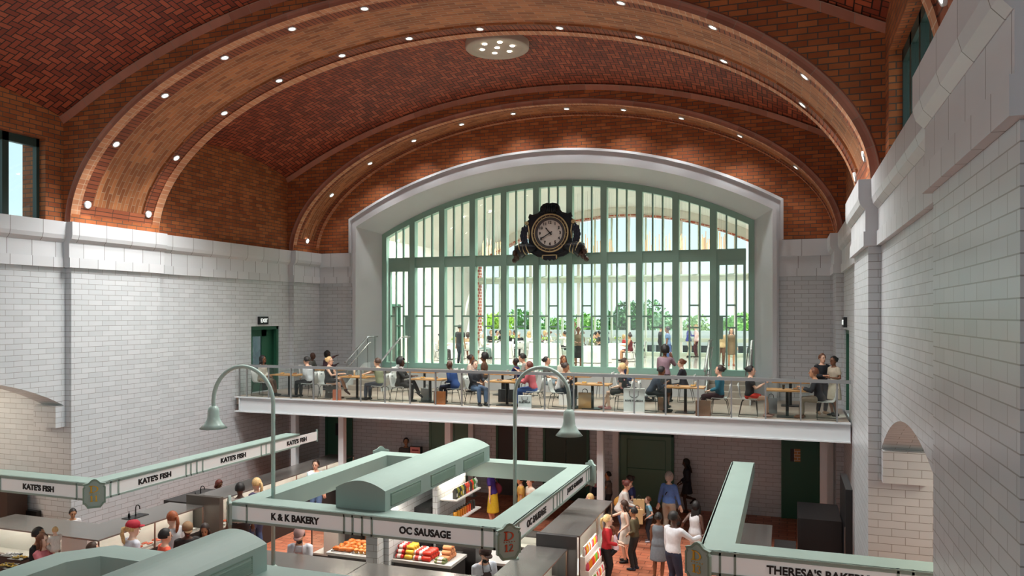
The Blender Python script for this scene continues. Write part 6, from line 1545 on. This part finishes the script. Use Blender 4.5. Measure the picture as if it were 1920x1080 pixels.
for p in [(286,405),(336,304),(423,219),(526,155),(641,108),(767,74),(901,57),(1046,56),(1197,73),(1351,122),(1496,208),(1590,336)]:
    downlight(*p, 18.7, 'round recessed downlight along the far edge of the wide brick arch', 'downlights on the far edge of the wide arch')
for p in [(579,452),(625,371),(694,310),(776,265),(866,235),(962,213),(1063,205),(1168,208),(1277,224),(1386,259),(1486,320)]:
    downlight(*p, 27.1, 'small recessed downlight in the narrow brick arch against the window wall', 'downlights in the narrow arch at the window wall', 2.2)
downlight(1738, 2, 8.4, 'large recessed downlight at the top right, low on the nearest arch', None)
# oculus
oc = thing('ceiling_oculus', 'round pale ceiling disc with seven lamps in the herringbone vault', 'ceiling lamp', (HC, 22.7, 15.28))
m = MB(); m.lathe([(1.0,.3),(1.0,.0),(.96,-.03),(.84,-.03),(.80,.0),(.78,.03),(.0001,.03)], 48, cap=False); m.build('disc', mat('pale_plaster_disc', (190,184,172), .6), oc, True)
for k in range(7):
    a = 2*pi*k/6; rr = .5 if k < 6 else 0
    m = MB(); m.lathe([(.075,.02),(.0001,.015)], 20, (rr*cos(a), rr*sin(a), 0), cap=False); m.build('lamp', LAMPW, oc)
l = bpy.data.lights.new('oculus_beam', 'SPOT'); l.energy = 3500; l.spot_size = 1.5; l.spot_blend = .8; l.shadow_soft_size = .5; l.color = (1,.92,.82)
lo = bpy.data.objects.new('oculus_beam', l); COL.objects.link(lo); lo.location = (HC, 22.7, 15.1)

vs = SC.view_settings; vs.view_transform = 'Standard'; vs.look = 'None'; vs.gamma = 1; vs.use_curve_mapping = False; vs.exposure = .14
SC.cycles.use_denoising = True
SC.cycles.max_bounces = 7; SC.cycles.diffuse_bounces = 4; SC.cycles.glossy_bounces = 3; SC.cycles.transparent_max_bounces = 16; SC.cycles.transmission_bounces = 4
SC.cycles.sample_clamp_indirect = 4; SC.cycles.caustics_reflective = False; SC.cycles.caustics_refractive = False
SC.cycles.use_light_tree = True

area('stand_fill_light', (-4.33, 17.8, 1.86), (.35, 0, -1), .06, 1.3, 26, (1,.93,.82))  # added light under the case lip to brighten the bottles, no fixture
area('bakery_fill_light', (-9.3, 15.4, 2.66), (0, .3, -1), 1.2, .1, 26, (1,.9,.75))  # added light below the canopy to brighten the bakery trays, no fixture
area('sausage_fill_light', (-7.6, 15.4, 2.66), (0, .3, -1), 1.4, .1, 26, (1,.9,.78))  # likewise added, brightens the sausage piles without a fixture
